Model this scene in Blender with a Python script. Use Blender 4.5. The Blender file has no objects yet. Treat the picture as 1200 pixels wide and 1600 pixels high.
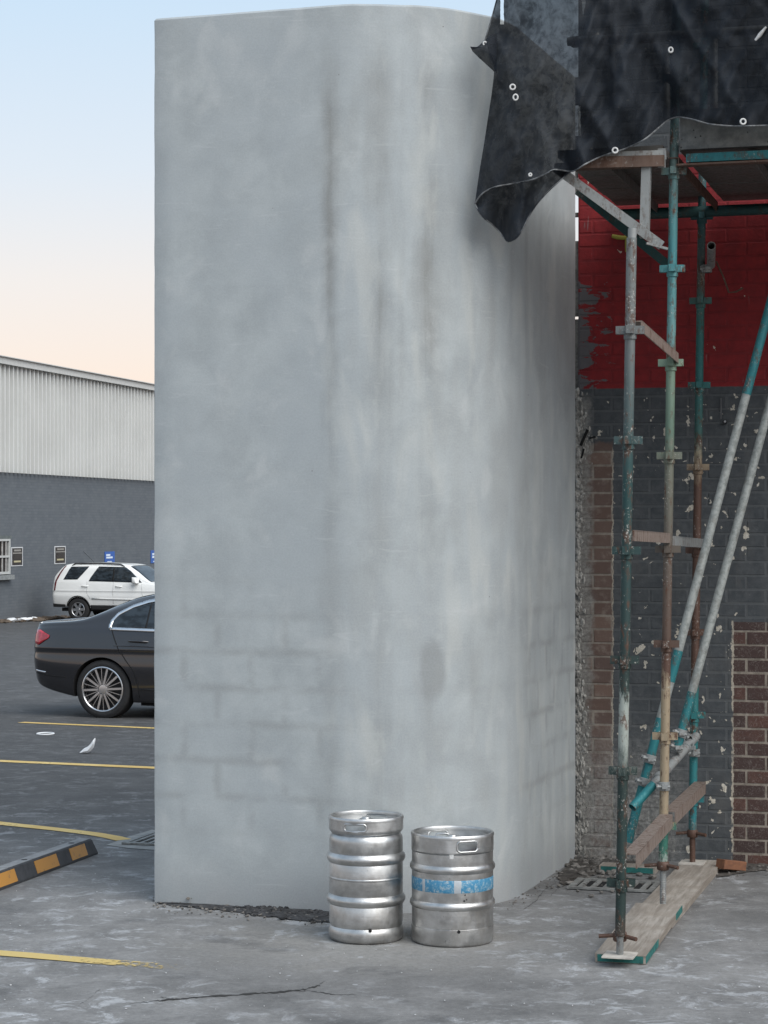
import bpy, math, random
from mathutils import Vector, Matrix, noise as mn
random.seed(7)
S = bpy.context.scene
COL = S.collection
R = math.radians
V = Vector

# ------------------------------------------------------------------ camera
F = 3400.0 / 1600.0            # focal length in picture heights
CAM_H = 2.1
cd = bpy.data.cameras.new('camera'); cam = bpy.data.objects.new('camera', cd); COL.objects.link(cam)
cam.location = (0, 0, CAM_H); cam.rotation_euler = (R(90), 0, 0)
cd.sensor_fit = 'VERTICAL'; cd.sensor_height = 36.0; cd.sensor_width = 27.0
cd.lens = 36.0 * F; cd.shift_y = 20.0 / 1600.0
cd.clip_start = 0.1; cd.clip_end = 3000
S.camera = cam

# ------------------------------------------------------------------ sky and sun
SUN_ELEV, SUN_AZ = 45.0, 140.0        # degrees; azimuth clockwise from +Y (in front of the camera)
wd = bpy.data.worlds.new('World'); S.world = wd; wd.use_nodes = True
wn = wd.node_tree; wn.nodes.clear()
sky = wn.nodes.new('ShaderNodeTexSky'); sky.sky_type = 'NISHITA'; sky.sun_disc = False
sky.sun_elevation = R(SUN_ELEV); sky.sun_rotation = R(SUN_AZ)
sky.altitude = 0; sky.air_density = 1.0; sky.dust_density = 1.0; sky.ozone_density = 2.0
# dusk colours by elevation, the same all round the horizon, laid over the physical sky
geo = wn.nodes.new('ShaderNodeNewGeometry'); sep = wn.nodes.new('ShaderNodeSeparateXYZ'); neg = wn.nodes.new('ShaderNodeMath'); neg.operation = 'MULTIPLY'; neg.inputs[1].default_value = -1.0
wn.links.new(geo.outputs['Incoming'], sep.inputs[0]); wn.links.new(sep.outputs[2], neg.inputs[0])
grd = wn.nodes.new('ShaderNodeValToRGB'); wn.links.new(neg.outputs[0], grd.inputs[0])
GS = [(0.0, (.86, .62, .50)), (0.065, (.92, .72, .60)), (0.11, (.86, .76, .69)), (0.16, (.73, .76, .79)), (0.235, (.60, .735, .85)), (0.5, (.52, .66, .80)), (1.0, (.48, .61, .76))]
while len(grd.color_ramp.elements) < len(GS): grd.color_ramp.elements.new(0.5)
for e_, (p_, c_) in zip(grd.color_ramp.elements, GS): e_.position = p_; e_.color = (*c_, 1)
sc_ = wn.nodes.new('ShaderNodeVectorMath'); sc_.operation = 'SCALE'; sc_.inputs['Scale'].default_value = 4.6
wn.links.new(grd.outputs[0], sc_.inputs[0])
mixs = wn.nodes.new('ShaderNodeMix'); mixs.data_type = 'RGBA'; mixs.inputs['Factor'].default_value = 0.85
wn.links.new(sky.outputs[0], mixs.inputs[6]); wn.links.new(sc_.outputs[0], mixs.inputs[7])
bgn = wn.nodes.new('ShaderNodeBackground'); bgn.inputs[1].default_value = 0.15
wo = wn.nodes.new('ShaderNodeOutputWorld')
wn.links.new(mixs.outputs[2], bgn.inputs[0]); wn.links.new(bgn.outputs[0], wo.inputs[0])
sl = bpy.data.lights.new('sun', 'SUN'); sl.energy = 2.3; sl.angle = R(55); sl.color = (1.0, 0.97, 0.92)
so = bpy.data.objects.new('sun', sl); COL.objects.link(so); so.location = (0, -20, 30)
LE, LA = R(SUN_ELEV), R(SUN_AZ)
dirv = V((math.sin(LA) * math.cos(LE), math.cos(LA) * math.cos(LE), math.sin(LE)))
so.rotation_euler = dirv.to_track_quat('Z', 'Y').to_euler()
vs = S.view_settings; vs.view_transform = 'Standard'; vs.look = 'None'; vs.exposure = 0.62; vs.gamma = 1.0
vs.use_curve_mapping = False
S.cycles.use_denoising = True
S.cycles.max_bounces = 5; S.cycles.diffuse_bounces = 3; S.cycles.glossy_bounces = 3; S.cycles.transparent_max_bounces = 8

# ------------------------------------------------------------------ material helpers
class NT:
    def __init__(s, name, rough=0.8, metal=0.0, spec=None):
        s.m = bpy.data.materials.new(name); s.m.use_nodes = True
        s.t = s.m.node_tree; s.b = s.t.nodes['Principled BSDF']
        s.b.inputs['Roughness'].default_value = rough; s.b.inputs['Metallic'].default_value = metal
        if spec is not None: s.b.inputs['Specular IOR Level'].default_value = spec
    def n(s, ty): return s.t.nodes.new('ShaderNode' + ty)
    def put(s, sock, val):
        if val is None: return
        if isinstance(val, bpy.types.NodeSocket): s.t.links.new(val, sock)
        elif isinstance(val, (tuple, list)) and len(val) == 3 and sock.type == 'RGBA': sock.default_value = (*val, 1)
        else: sock.default_value = val
    def pos(s): return s.n('NewGeometry').outputs['Position']
    def obj(s, ob=None):
        q = s.n('TexCoord'); q.object = ob; return q.outputs['Object']
    def uv(s): return s.n('TexCoord').outputs['UV']
    def scale(s, vec, sc, off=(0, 0, 0)):
        q = s.n('Mapping'); s.put(q.inputs[0], vec); q.inputs['Scale'].default_value = sc; q.inputs['Location'].default_value = off
        return q.outputs[0]
    def xyz(s, vec):
        q = s.n('SeparateXYZ'); s.put(q.inputs[0], vec); return q.outputs[0], q.outputs[1], q.outputs[2]
    def noise(s, vec, sc, det=4, ro=0.6, dist=0.0, col=False):
        q = s.n('TexNoise'); s.put(q.inputs['Vector'], vec); q.inputs['Scale'].default_value = sc
        q.inputs['Detail'].default_value = det; q.inputs['Roughness'].default_value = ro; q.inputs['Distortion'].default_value = dist
        return q.outputs['Color'] if col else q.outputs['Fac']
    def vor(s, vec, sc, feat='F1'):
        q = s.n('TexVoronoi'); q.feature = feat; s.put(q.inputs['Vector'], vec); q.inputs['Scale'].default_value = sc
        return q
    def math(s, op, a, b=None, c=None, clamp=False):
        q = s.n('Math'); q.operation = op; q.use_clamp = clamp
        s.put(q.inputs[0], a)
        if b is not None: s.put(q.inputs[1], b)
        if c is not None: s.put(q.inputs[2], c)
        return q.outputs[0]
    def mr(s, v, a, b, c=0.0, d=1.0, smooth=True):
        q = s.n('MapRange'); q.interpolation_type = 'SMOOTHSTEP' if smooth else 'LINEAR'
        s.put(q.inputs[0], v); q.inputs[1].default_value = a; q.inputs[2].default_value = b
        q.inputs[3].default_value = c; q.inputs[4].default_value = d; return q.outputs[0]
    def mix(s, f, a, b, mode='MIX'):
        q = s.n('Mix'); q.data_type = 'RGBA'; q.blend_type = mode
        s.put(q.inputs['Factor'], f); s.put(q.inputs[6], a); s.put(q.inputs[7], b); return q.outputs[2]
    def ramp(s, f, stops, interp='LINEAR'):
        q = s.n('ValToRGB'); s.put(q.inputs[0], f); cr = q.color_ramp; cr.interpolation = interp
        while len(cr.elements) < len(stops): cr.elements.new(0.5)
        for e, (p, c) in zip(cr.elements, stops):
            e.position = p; e.color = (*c, 1) if isinstance(c, (tuple, list)) else (c, c, c, 1)
        return q.outputs[0]
    def bump(s, h, st=0.3, dist=0.01):
        q = s.n('Bump'); s.put(q.inputs['Height'], h); q.inputs['Strength'].default_value = st; q.inputs['Distance'].default_value = dist
        s.t.links.new(q.outputs[0], s.b.inputs['Normal'])
    def color(s, c): s.put(s.b.inputs['Base Color'], c); return s
    def rough(s, c): s.put(s.b.inputs['Roughness'], c); return s

def plain(name, col, rough=0.7, metal=0.0, var=0.25, sc=8.0, bump=0.0):
    k = NT(name, rough, metal)
    n = k.noise(k.obj(), sc, 5, 0.65)
    f = k.mr(n, 0.3, 0.7)
    k.color(k.mix(f, tuple(c * (1 - var) for c in col), tuple(min(1, c * (1 + var)) for c in col)))
    if bump: k.bump(n, bump, 0.005)
    return k.m

# ------------------------------------------------------------------ mesh helpers
WM = {}
def root_matrix(p):
    while p is not None and p not in WM: p = p.parent
    return WM.get(p, Matrix.Identity(4))

def tag(o, label=None, cat=None, group=None, kind=None):
    if label: o['label'] = label
    if cat: o['category'] = cat
    if group: o['group'] = group
    if kind: o['kind'] = kind
    return o

def thing(name, label, cat, loc=(0, 0, 0), rotz=0.0, group=None):
    o = bpy.data.objects.new(name, None); COL.objects.link(o)
    o.location = loc; o.rotation_euler = (0, 0, rotz); o.empty_display_size = 0.2
    WM[o] = Matrix.Translation(V(loc)) @ Matrix.Rotation(rotz, 4, 'Z')
    return tag(o, label, cat, group)

def basis(d):
    d = d.normalized(); a = V((0, 0, 1)) if abs(d.z) < 0.9 else V((1, 0, 0))
    x = d.cross(a).normalized(); return x, d.cross(x).normalized()

class MB:
    def __init__(s): s.v = []; s.f = []; s.uv = None
    def add(s, vs, fs):
        o = len(s.v); s.v += [V(q) for q in vs]; s.f += [tuple(i + o for i in f) for f in fs]; return s
    def box(s, c, half, ax=None):
        ax = ax or (V((1, 0, 0)), V((0, 1, 0)), V((0, 0, 1))); c = V(c)
        vs = [c + ax[0] * (half[0] * i) + ax[1] * (half[1] * j) + ax[2] * (half[2] * k) for i in (-1, 1) for j in (-1, 1) for k in (-1, 1)]
        return s.add(vs, [(0, 1, 3, 2), (4, 6, 7, 5), (0, 4, 5, 1), (2, 3, 7, 6), (0, 2, 6, 4), (1, 5, 7, 3)])
    def beam(s, p0, p1, w, h, up=V((0, 0, 1))):
        p0, p1 = V(p0), V(p1); d = (p1 - p0); L = d.length; d.normalize()
        x = d.cross(up).normalized(); y = x.cross(d).normalized()
        return s.box((p0 + p1) / 2, (w / 2, L / 2, h / 2), (x, d, y))
    def bbox(s, c, half, ax=None, b=0.003):
        """box with chamfered front rim (towards -axis 1)"""
        ax = ax or (V((1, 0, 0)), V((0, 1, 0)), V((0, 0, 1))); c = V(c)
        def r(j, ins): return [c + ax[0] * (i * (half[0] - ins)) + ax[1] * j + ax[2] * (k * (half[2] - ins)) for i, k in ((-1, -1), (1, -1), (1, 1), (-1, 1))]
        vs = r(half[1], 0) + r(-half[1] + b, 0) + r(-half[1], b)
        fs = [(3, 2, 1, 0), (8, 9, 10, 11)]
        for a in (0, 4):
            for i in range(4):
                j = (i + 1) % 4; fs.append((a + i, a + j, a + 4 + j, a + 4 + i))
        return s.add(vs, fs)
    def tube(s, p0, p1, r, n=14, r2=None, cap=True):
        p0, p1 = V(p0), V(p1); x, y = basis(p1 - p0); r2 = r if r2 is None else r2
        vs = []
        for p, q in ((p0, r), (p1, r2)):
            vs += [p + (x * math.cos(2 * math.pi * i / n) + y * math.sin(2 * math.pi * i / n)) * q for i in range(n)]
        fs = [(i, (i + 1) % n, n + (i + 1) % n, n + i) for i in range(n)]
        if cap: fs += [tuple(range(n))[::-1], tuple(range(n, 2 * n))]
        return s.add(vs, fs)
    def pipe(s, p0, p1, r, t=0.004, n=16):
        """open-ended hollow tube"""
        p0, p1 = V(p0), V(p1); x, y = basis(p1 - p0); vs = []
        for p, q in ((p0, r), (p1, r), (p1, r - t), (p0, r - t)):
            vs += [p + (x * math.cos(2 * math.pi * i / n) + y * math.sin(2 * math.pi * i / n)) * q for i in range(n)]
        fs = []
        for a in range(4):
            b = (a + 1) % 4
            fs += [(a * n + i, a * n + (i + 1) % n, b * n + (i + 1) % n, b * n + i) for i in range(n)]
        return s.add(vs, fs)
    def sweep(s, pts, r, n=8, closed=False):
        pts = [V(p) for p in pts]; m = len(pts); vs = []
        prev = None
        for i, p in enumerate(pts):
            a = pts[(i - 1) % m] if (closed or i > 0) else p
            b = pts[(i + 1) % m] if (closed or i < m - 1) else p
            d = (b - a).normalized()
            if prev is None: x, y = basis(d)
            else:
                x = prev - d * prev.dot(d); x.normalize(); y = d.cross(x)
            prev = x
            rr = r[i] if isinstance(r, (list, tuple)) else r
            vs += [p + (x * math.cos(2 * math.pi * k / n) + y * math.sin(2 * math.pi * k / n)) * rr for k in range(n)]
        fs = []
        for i in range(m if closed else m - 1):
            j = (i + 1) % m
            fs += [(i * n + k, i * n + (k + 1) % n, j * n + (k + 1) % n, j * n + k) for k in range(n)]
        if not closed: fs += [tuple(range(n))[::-1], tuple(range((m - 1) * n, m * n))]
        return s.add(vs, fs)
    def lathe(s, prof, o=(0, 0, 0), n=64, axis=None, caps=True):
        o = V(o); vs = []
        if axis is None: X, Y, Z = V((1, 0, 0)), V((0, 1, 0)), V((0, 0, 1))
        else:
            Z = V(axis).normalized(); X, Y = basis(Z)
        for r, z in prof:
            vs += [o + X * (r * math.cos(2 * math.pi * i / n)) + Y * (r * math.sin(2 * math.pi * i / n)) + Z * z for i in range(n)]
        fs = []
        for a in range(len(prof) - 1):
            fs += [(a * n + i, a * n + (i + 1) % n, (a + 1) * n + (i + 1) % n, (a + 1) * n + i) for i in range(n)]
        if caps:
            if prof[0][0] > 1e-6: fs.append(tuple(range(n))[::-1])
            if prof[-1][0] > 1e-6: fs.append(tuple(range((len(prof) - 1) * n, len(prof) * n)))
        return s.add(vs, fs)
    def prism(s, poly, vec):
        """poly: list of 3d points, extruded by vec"""
        n = len(poly); vec = V(vec); vs = [V(p) for p in poly] + [V(p) + vec for p in poly]
        fs = [tuple(range(n))[::-1], tuple(range(n, 2 * n))] + [(i, (i + 1) % n, n + (i + 1) % n, n + i) for i in range(n)]
        return s.add(vs, fs)
    def grid(s, rows, skip=None):
        h, w = len(rows), len(rows[0]); o = []
        fs = [(j * w + i, j * w + i + 1, (j + 1) * w + i + 1, (j + 1) * w + i) for j in range(h - 1) for i in range(w - 1) if not (skip and skip(j, i))]
        return s.add([p for r in rows for p in r], fs)
    def rock(s, c, r, sq=0.7):
        t = (1 + 5 ** .5) / 2
        vs = [V(q).normalized() for q in ((-1, t, 0), (1, t, 0), (-1, -t, 0), (1, -t, 0), (0, -1, t), (0, 1, t), (0, -1, -t), (0, 1, -t), (t, 0, -1), (t, 0, 1), (-t, 0, -1), (-t, 0, 1))]
        fs = [(0, 11, 5), (0, 5, 1), (0, 1, 7), (0, 7, 10), (0, 10, 11), (1, 5, 9), (5, 11, 4), (11, 10, 2), (10, 7, 6), (7, 1, 8), (3, 9, 4), (3, 4, 2), (3, 2, 6), (3, 6, 8), (3, 8, 9), (4, 9, 5), (2, 4, 11), (6, 2, 10), (8, 6, 7), (9, 8, 1)]
        a = random.uniform(0, 6.3); st = random.uniform(0.6, 1.5)
        out = []
        for q in vs:
            q = q * random.uniform(0.65, 1.15)
            x, y = q.x * st, q.y
            out.append(V(c) + V((x * math.cos(a) - y * math.sin(a), x * math.sin(a) + y * math.cos(a), q.z * sq)) * r)
        return s.add(out, fs)
    def build(s, name, mat, parent=None, smooth=None, local=False, **kw):
        me = bpy.data.meshes.new(name)
        vs = s.v
        if parent is not None and not local:
            im = root_matrix(parent).inverted(); vs = [im @ q for q in vs]
        me.from_pydata([tuple(q) for q in vs], [], s.f)
        me.validate()
        for mt in (mat if isinstance(mat, (list, tuple)) else [mat]): me.materials.append(mt)
        o = bpy.data.objects.new(name, me); COL.objects.link(o)
        if parent is not None: o.parent = parent
        if smooth is not None:
            me.polygons.foreach_set('use_smooth', [True] * len(me.polygons))
            me.set_sharp_from_angle(angle=R(smooth))
        me.update()
        return tag(o, **kw)

def P(px, py, Y):
    """world point seen at pixel (px, py) of the 1200x1600 photograph when it stands Y metres away"""
    return V(((px - 600) / 3400 * Y, Y, CAM_H - (py - 820) / 3400 * Y))
SLOPE, Y0 = 0.016, 20.4
def gz(Y): return -SLOPE * (min(Y, 95) - Y0) if Y > Y0 else 0.0
def G(px, py):
    """ground point under a pixel"""
    Y = 7140.0 / (py - 820)
    if Y > Y0: Y = (CAM_H - SLOPE * Y0) * 3400 / (py - 820 - SLOPE * 3400)
    return V(((px - 600) / 3400 * Y, Y, gz(Y)))
def lerp(a, b, t): return a + (b - a) * t
def interp(x, tab):
    if x <= tab[0][0]: return tab[0][1]
    for (a, p), (b, q) in zip(tab, tab[1:]):
        if x <= b: return p + (q - p) * (x - a) / (b - a)
    return tab[-1][1]
def smoothtab(x, tab):
    """monotone-ish cubic through the table"""
    n = len(tab)
    if x <= tab[0][0]: return tab[0][1]
    if x >= tab[-1][0]: return tab[-1][1]
    for i in range(n - 1):
        if tab[i][0] <= x <= tab[i + 1][0]: break
    def slope(j):
        if j <= 0 or j >= n - 1:
            a, b = (0, 1) if j <= 0 else (n - 2, n - 1)
            return (tab[b][1] - tab[a][1]) / (tab[b][0] - tab[a][0])
        d0 = (tab[j][1] - tab[j - 1][1]) / (tab[j][0] - tab[j - 1][0]); d1 = (tab[j + 1][1] - tab[j][1]) / (tab[j + 1][0] - tab[j][0])
        return 0 if d0 * d1 <= 0 else 2 * d0 * d1 / (d0 + d1)
    h = tab[i + 1][0] - tab[i][0]; t = (x - tab[i][0]) / h
    p, q = tab[i][1], tab[i + 1][1]; m0, m1 = slope(i) * h, slope(i + 1) * h
    return p * (2 * t**3 - 3 * t**2 + 1) + m0 * (t**3 - 2 * t**2 + t) + q * (-2 * t**3 + 3 * t**2) + m1 * (t**3 - t**2)
def col_fill(poly, proj, nx=24, nz=6):
    """fill a polygon given in (x, z) with a grid of columns lifted by proj(x, z) -> 3d point"""
    x0, x1 = min(p[0] for p in poly), max(p[0] for p in poly); rows = []
    for i in range(nx + 1):
        x = lerp(x0 + 1e-4, x1 - 1e-4, i / nx); zs = []
        for (a, b), (c, d) in zip(poly, poly[1:] + poly[:1]):
            if (a - x) * (c - x) <= 0 and a != c: zs.append(b + (d - b) * (x - a) / (c - a))
        lo, hi = min(zs), max(zs)
        rows.append([proj(x, lerp(lo, hi, k / nz)) for k in range(nz + 1)])
    return rows
def solidify(o, t):
    m = o.modifiers.new('solid', 'SOLIDIFY'); m.thickness = t; m.offset = 0; return o

# ================================================================== GROUND
k = NT('asphalt_and_dusty_concrete', 0.85)
p = k.pos(); sx, sy, sz = k.xyz(p)
big = k.noise(p, 0.55, 5, 0.6); mid = k.noise(p, 2.6, 6, 0.7); fine = k.noise(p, 28, 5, 0.75); grit = k.noise(p, 160, 3, 0.7)
ywarp = k.math('ADD', sy, k.math('MULTIPLY', k.math('SUBTRACT', big, 0.5), 5.0))
near = k.mr(ywarp, 11.6, 17.0, 1.0, 0.0)
asph = k.mix(k.mr(mid, 0.35, 0.7), (0.048, 0.047, 0.047), (0.080, 0.079, 0.078))
conc = k.mix(k.mr(k.math('ADD', k.math('MULTIPLY', mid, .5), k.math('MULTIPLY', big, .5)), 0.36, 0.64), (0.132, 0.130, 0.128), (0.262, 0.258, 0.253))
c = k.mix(near, asph, conc)
# brownish mortar dust by the wall and the kegs
dx = k.math('ADD', sx, 0.1); dy = k.math('SUBTRACT', sy, 10.9)
dd = k.math('SQRT', k.math('ADD', k.math('MULTIPLY', dx, dx), k.math('MULTIPLY', k.math('MULTIPLY', dy, dy), 1.6)))
dd = k.math('ADD', dd, k.math('MULTIPLY', k.math('SUBTRACT', mid, 0.5), 1.6))
c = k.mix(k.mr(dd, 0.25, 1.35, 0.75, 0.0), c, (0.275, 0.266, 0.25))
# pale cement scuffs
sc1 = k.noise(k.scale(p, (1.0, 1.0, 1.0)), 5.5, 7, 0.74, 0.6)
scm = k.math('MULTIPLY', k.mr(sc1, 0.51, 0.63), k.mr(big, 0.36, 0.56))
scm = k.math('MULTIPLY', scm, k.mr(ywarp, 12.0, 18.0, 0.90, 0.18))
c = k.mix(scm, c, (0.41, 0.418, 0.43))
fl = k.vor(k.scale(p, (1.0, 1.0, 1.0)), 9.0)
flm = k.math('MULTIPLY', k.mr(fl.outputs['Distance'], 0.10, 0.16, 1.0, 0.0), k.mr(k.xyz(fl.outputs['Color'])[0], 0.80, 0.82))
flm = k.math('MULTIPLY', flm, k.mr(sc1, 0.40, 0.55))
flm = k.math('MULTIPLY', flm, k.mr(ywarp, 12.0, 18.0, 0.7, 0.12))
c = k.mix(flm, c, (0.46, 0.47, 0.49))
# dark damp and tyre stains
st = k.noise(p, 1.7, 6, 0.65, 0.4)
c = k.mix(k.mr(st, 0.53, 0.68, 0.0, 0.55), c, (0.062, 0.062, 0.064))
c = k.mix(k.mr(fine, 0.30, 0.72, 0.0, 1.0), k.mix(0.28, c, (0.02, 0.02, 0.022)), c)
agg = k.noise(p, 75, 3, 0.8)
c = k.mix(k.mr(grit, 0.62, 0.75, 0.0, 0.35), c, (0.33, 0.33, 0.33)); c = k.mix(k.mr(agg, 0.58, 0.70, 0.0, 0.40), c, (0.36, 0.355, 0.35)); c = k.mix(k.mr(agg, 0.30, 0.42, 0.45, 0.0), c, (0.04, 0.04, 0.04))
k.color(c); k.bump(k.math('ADD', fine, k.math('MULTIPLY', grit, 0.6)), 0.55, 0.008)
M_ground = k.m
mb = MB()
ys = [-60, -10, 0, 5, 8, 9, 10, 11, 12, 13, 14, 16, 18, 20.4, 25, 35, 50, 70, 95, 140, 300, 1500]
xs = [-1500, -300, -80, -40, -20, -10, -5, -2.5, 0, 2.5, 5, 10, 20, 40, 80, 300, 1500]
mb.grid([[V((x, y, gz(y))) for x in xs] for y in ys])
mb.build('ground', M_ground, kind='structure')

k = NT('worn_yellow_line_paint', 0.7)
n = k.noise(k.pos(), 22, 6, 0.75); n2 = k.noise(k.pos(), 3.0, 3)
wear = k.mr(k.math('ADD', n, k.math('MULTIPLY', n2, 0.5)), 0.84, 0.98)
k.color(k.mix(k.mr(n2, .35, .65), (0.55, 0.36, 0.10), (0.63, 0.46, 0.17)))
k.put(k.b.inputs['Alpha'], k.math('SUBTRACT', 1.0, wear))
M_yline = k.m
k = NT('faded_yellow_line_paint', 0.7)
n = k.noise(k.pos(), 26, 6, 0.75); sx = k.xyz(k.pos())[0]
wear = k.mr(k.math('ADD', n, k.mr(sx, -1.6, -1.0, 0.0, 0.30, False)), 0.62, 0.76)
k.color((0.50, 0.37, 0.13)); k.put(k.b.inputs['Alpha'], k.math('SUBTRACT', 1.0, wear))
M_yfade = k.m
def line(px_pts, w, mat):
    pts = [G(*q) for q in px_pts]; dense = []
    for a, b in zip(pts, pts[1:]):
        for i in range(8): dense.append(a.lerp(b, i / 8))
    dense.append(pts[-1]); rows = [[], []]
    for i, q in enumerate(dense):
        d = (dense[min(i + 1, len(dense) - 1)] - dense[max(i - 1, 0)]).normalized(); nn = V((-d.y, d.x, 0))
        for sgn, row in ((1, 0), (-1, 1)):
            e = q + nn * sgn * (w / 2 + 0.006 * mn.noise(q * 6 + V((sgn * 5, 0, 0)))); e.z = gz(e.y) + 0.004; rows[row].append(e)
    mb = MB().grid(rows); mb.build('parking_line', mat, kind='structure')
line([(33, 1129), (238, 1138), (420, 1146)], 0.13, M_yline)
line([(-140, 1183), (0, 1189.5), (238, 1200), (420, 1208)], 0.14, M_yline)
line([(-120, 1273), (0, 1287), (90, 1296.5), (150, 1304), (178, 1309), (194, 1313)], 0.12, M_yline)
line([(-160, 1476), (0, 1490), (90, 1497.5), (180, 1505), (285, 1513)], 0.115, M_yfade)

# crack across the foreground slab
M_crack = plain('crack_dirt', (0.028, 0.027, 0.026), 0.95)
def crack(pts, w):
    dense = []
    for a, b in zip(pts, pts[1:]):
        for i in range(10): dense.append((lerp(a[0], b[0], i / 10), lerp(a[1], b[1], i / 10)))
    rows = [[], []]
    for i, (x, y) in enumerate(dense):
        q = G(x + random.uniform(-1.5, 1.5), y + random.uniform(-0.9, 0.9)); t = i / len(dense)
        ww = w * (0.25 + 0.75 * abs(mn.noise(V((i * .35, w * 99, 0)))) * 1.6) * min(1, t * 6, (1 - t) * 6 + .15)
        rows[0].append(q + V((0, ww, 0.003))); rows[1].append(q + V((0, -ww, 0.003)))
    MB().grid(rows).build('ground_crack', M_crack, kind='structure')
crack([(190, 1571), (240, 1565), (275, 1562), (330, 1557), (400, 1553), (455, 1549), (480, 1546), (498, 1541), (508, 1533)], 0.016)
crack([(455, 1549), (485, 1549), (520, 1554), (560, 1555)], 0.006)
crack([(248, 1559), (262, 1560), (275, 1562)], 0.006)
crack([(120, 1574), (140, 1560), (158, 1545)], 0.007)
crack([(870, 1378), (850, 1392), (838, 1408), (815, 1424)], 0.012)
crack([(930, 1362), (900, 1374), (872, 1390), (858, 1402)], 0.010)

# ================================================================== RENDERED ROUND-CORNERED WALL
T18 = R(18); U18 = V((math.cos(T18), -math.sin(T18), 0)); V18 = V((math.sin(T18), math.cos(T18), 0))
LC = V((-1.281, 12.1, 0)); RAD = 0.88; LEN_A, LEN_B = 1.88, 2.241; HW = 4.915
k = NT('grey_cement_render', 0.9)
uv = k.uv(); au, az, _ = k.xyz(uv)
big = k.noise(k.scale(uv, (1.0, 0.8, 1)), 1.5, 5, 0.6); cloud = k.noise(uv, 4.0, 6, 0.6, 0.3)
stre = k.noise(k.scale(uv, (9.0, 0.42, 1)), 1.0, 5, 0.6, 0.15); stre2 = k.noise(k.scale(uv, (22.0, 0.55, 1), (3, 7, 0)), 1.0, 4, 0.6)
base = k.mix(k.mr(cloud, 0.3, 0.7), (0.314, 0.340, 0.349), (0.388, 0.417, 0.424))
base = k.mix(k.mr(big, 0.38, 0.65, 0, .8), base, (0.340, 0.370, 0.385))
# damp streaks run down where the wall turns the corner
warp = k.math('ADD', au, k.math('MULTIPLY', k.math('SUBTRACT', k.noise(k.scale(uv, (2, 1.4, 1)), 2.0, 3), 0.5), 0.09))
TOT = 3.9
def st(a): return a / TOT
pk = []
for a, w, h in ((1.04, .060, .85), (1.31, .10, .9), (1.43, .03, .25), (1.585, .11, 1.0), (1.86, .05, .30), (2.02, .05, .35), (2.22, .06, .35), (2.5, .07, .40), (2.85, .07, .40)):
    pk += [(st(a - w), 0.0), (st(a), h), (st(a + w), 0.0)]
half = len(pk) // 2 // 3 * 3
q = k.math('DIVIDE', warp, TOT)
pm = k.math('MAXIMUM', k.ramp(q, pk[:half]), k.ramp(q, pk[half:]))
vmod = k.mr(k.noise(k.scale(uv, (1.3, 0.75, 1), (0, 2.3, 0)), 1.6, 4, 0.6), 0.36, 0.62)
vmod2 = k.mr(stre, 0.38, 0.62)
strk = k.math('MULTIPLY', pm, k.math('ADD', k.math('MULTIPLY', vmod, 0.8), 0.2))
strk = k.math('MULTIPLY', strk, k.mr(az, 0.25, 1.3, 0.25, 1.0)); strk = k.math('MULTIPLY', strk, k.math('ADD', k.mr(az, 2.5, 3.4, 0.5, 1.0), k.mr(stre, 0.5, 0.62, -0.15, 0.15))); strk = k.math('MULTIPLY', strk, k.mr(az, 4.35, 4.85, 1.0, 0.0))
base = k.mix(k.math('MULTIPLY', strk, 0.78), base, (0.170, 0.172, 0.163))
corner = k.math('MULTIPLY', k.mr(au, 0.8, 1.2), k.mr(au, 3.6, 4.2, 1.0, 0.35))
soft = k.noise(k.scale(uv, (3.2, 0.8, 1), (1, 5, 0)), 1.5, 5, 0.55, 0.4)
base = k.mix(k.math('MULTIPLY', k.math('MULTIPLY', k.mr(soft, 0.46, 0.66), corner), 0.26), base, (0.275, 0.280, 0.270))
base = k.mix(k.math('MULTIPLY', k.math('MULTIPLY', k.mr(soft, 0.32, 0.50, 1.0, 0.0), corner), 0.55), base, (0.445, 0.457, 0.440))  # mottled pale tone; the right side's lighter, warmer light is painted in
pale = k.noise(k.scale(uv, (1.2, 0.9, 1), (9, 3, 0)), 2.6, 5, 0.6, 0.5)
base = k.mix(k.mr(pale, 0.55, 0.72, 0.0, 0.5), base, (0.45, 0.468, 0.468))
# ghosts of the block joints under the thin lower coat
bk = k.n('TexBrick'); k.put(bk.inputs['Vector'], k.mix(0.035, k.scale(uv, (1, 1, 1), (0.00, -0.02, 0)), k.noise(uv, 7, 3, .6, 0, True), 'ADD'))
bk.offset = 0.5; bk.inputs['Scale'].default_value = 1.0; bk.inputs['Brick Width'].default_value = 0.4; bk.inputs['Row Height'].default_value = 0.2
bk.inputs['Mortar Size'].default_value = 0.042; bk.inputs['Mortar Smooth'].default_value = 1.0
ghost = k.math('MULTIPLY', bk.outputs['Fac'], k.mr(k.noise(k.scale(uv, (1.6, 2.2, 1), (4, 1, 0)), 2.0, 4, 0.6), 0.33, 0.60))
ghost = k.math('MULTIPLY', ghost, k.mr(az, 1.35, 2.0, 1.0, 0.05)); ghost = k.math('MULTIPLY', ghost, k.math('ADD', k.mr(au, 0.9, 1.2, 1.0, 0.25), k.mr(au, 2.3, 2.7, 0.0, 0.95))); ghost = k.math('MULTIPLY', ghost, k.mr(az, 0.3, 0.6, 0.0, 1.0))
base = k.mix(k.math('MULTIPLY', ghost, 0.36), base, (0.215, 0.222, 0.218))
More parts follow.
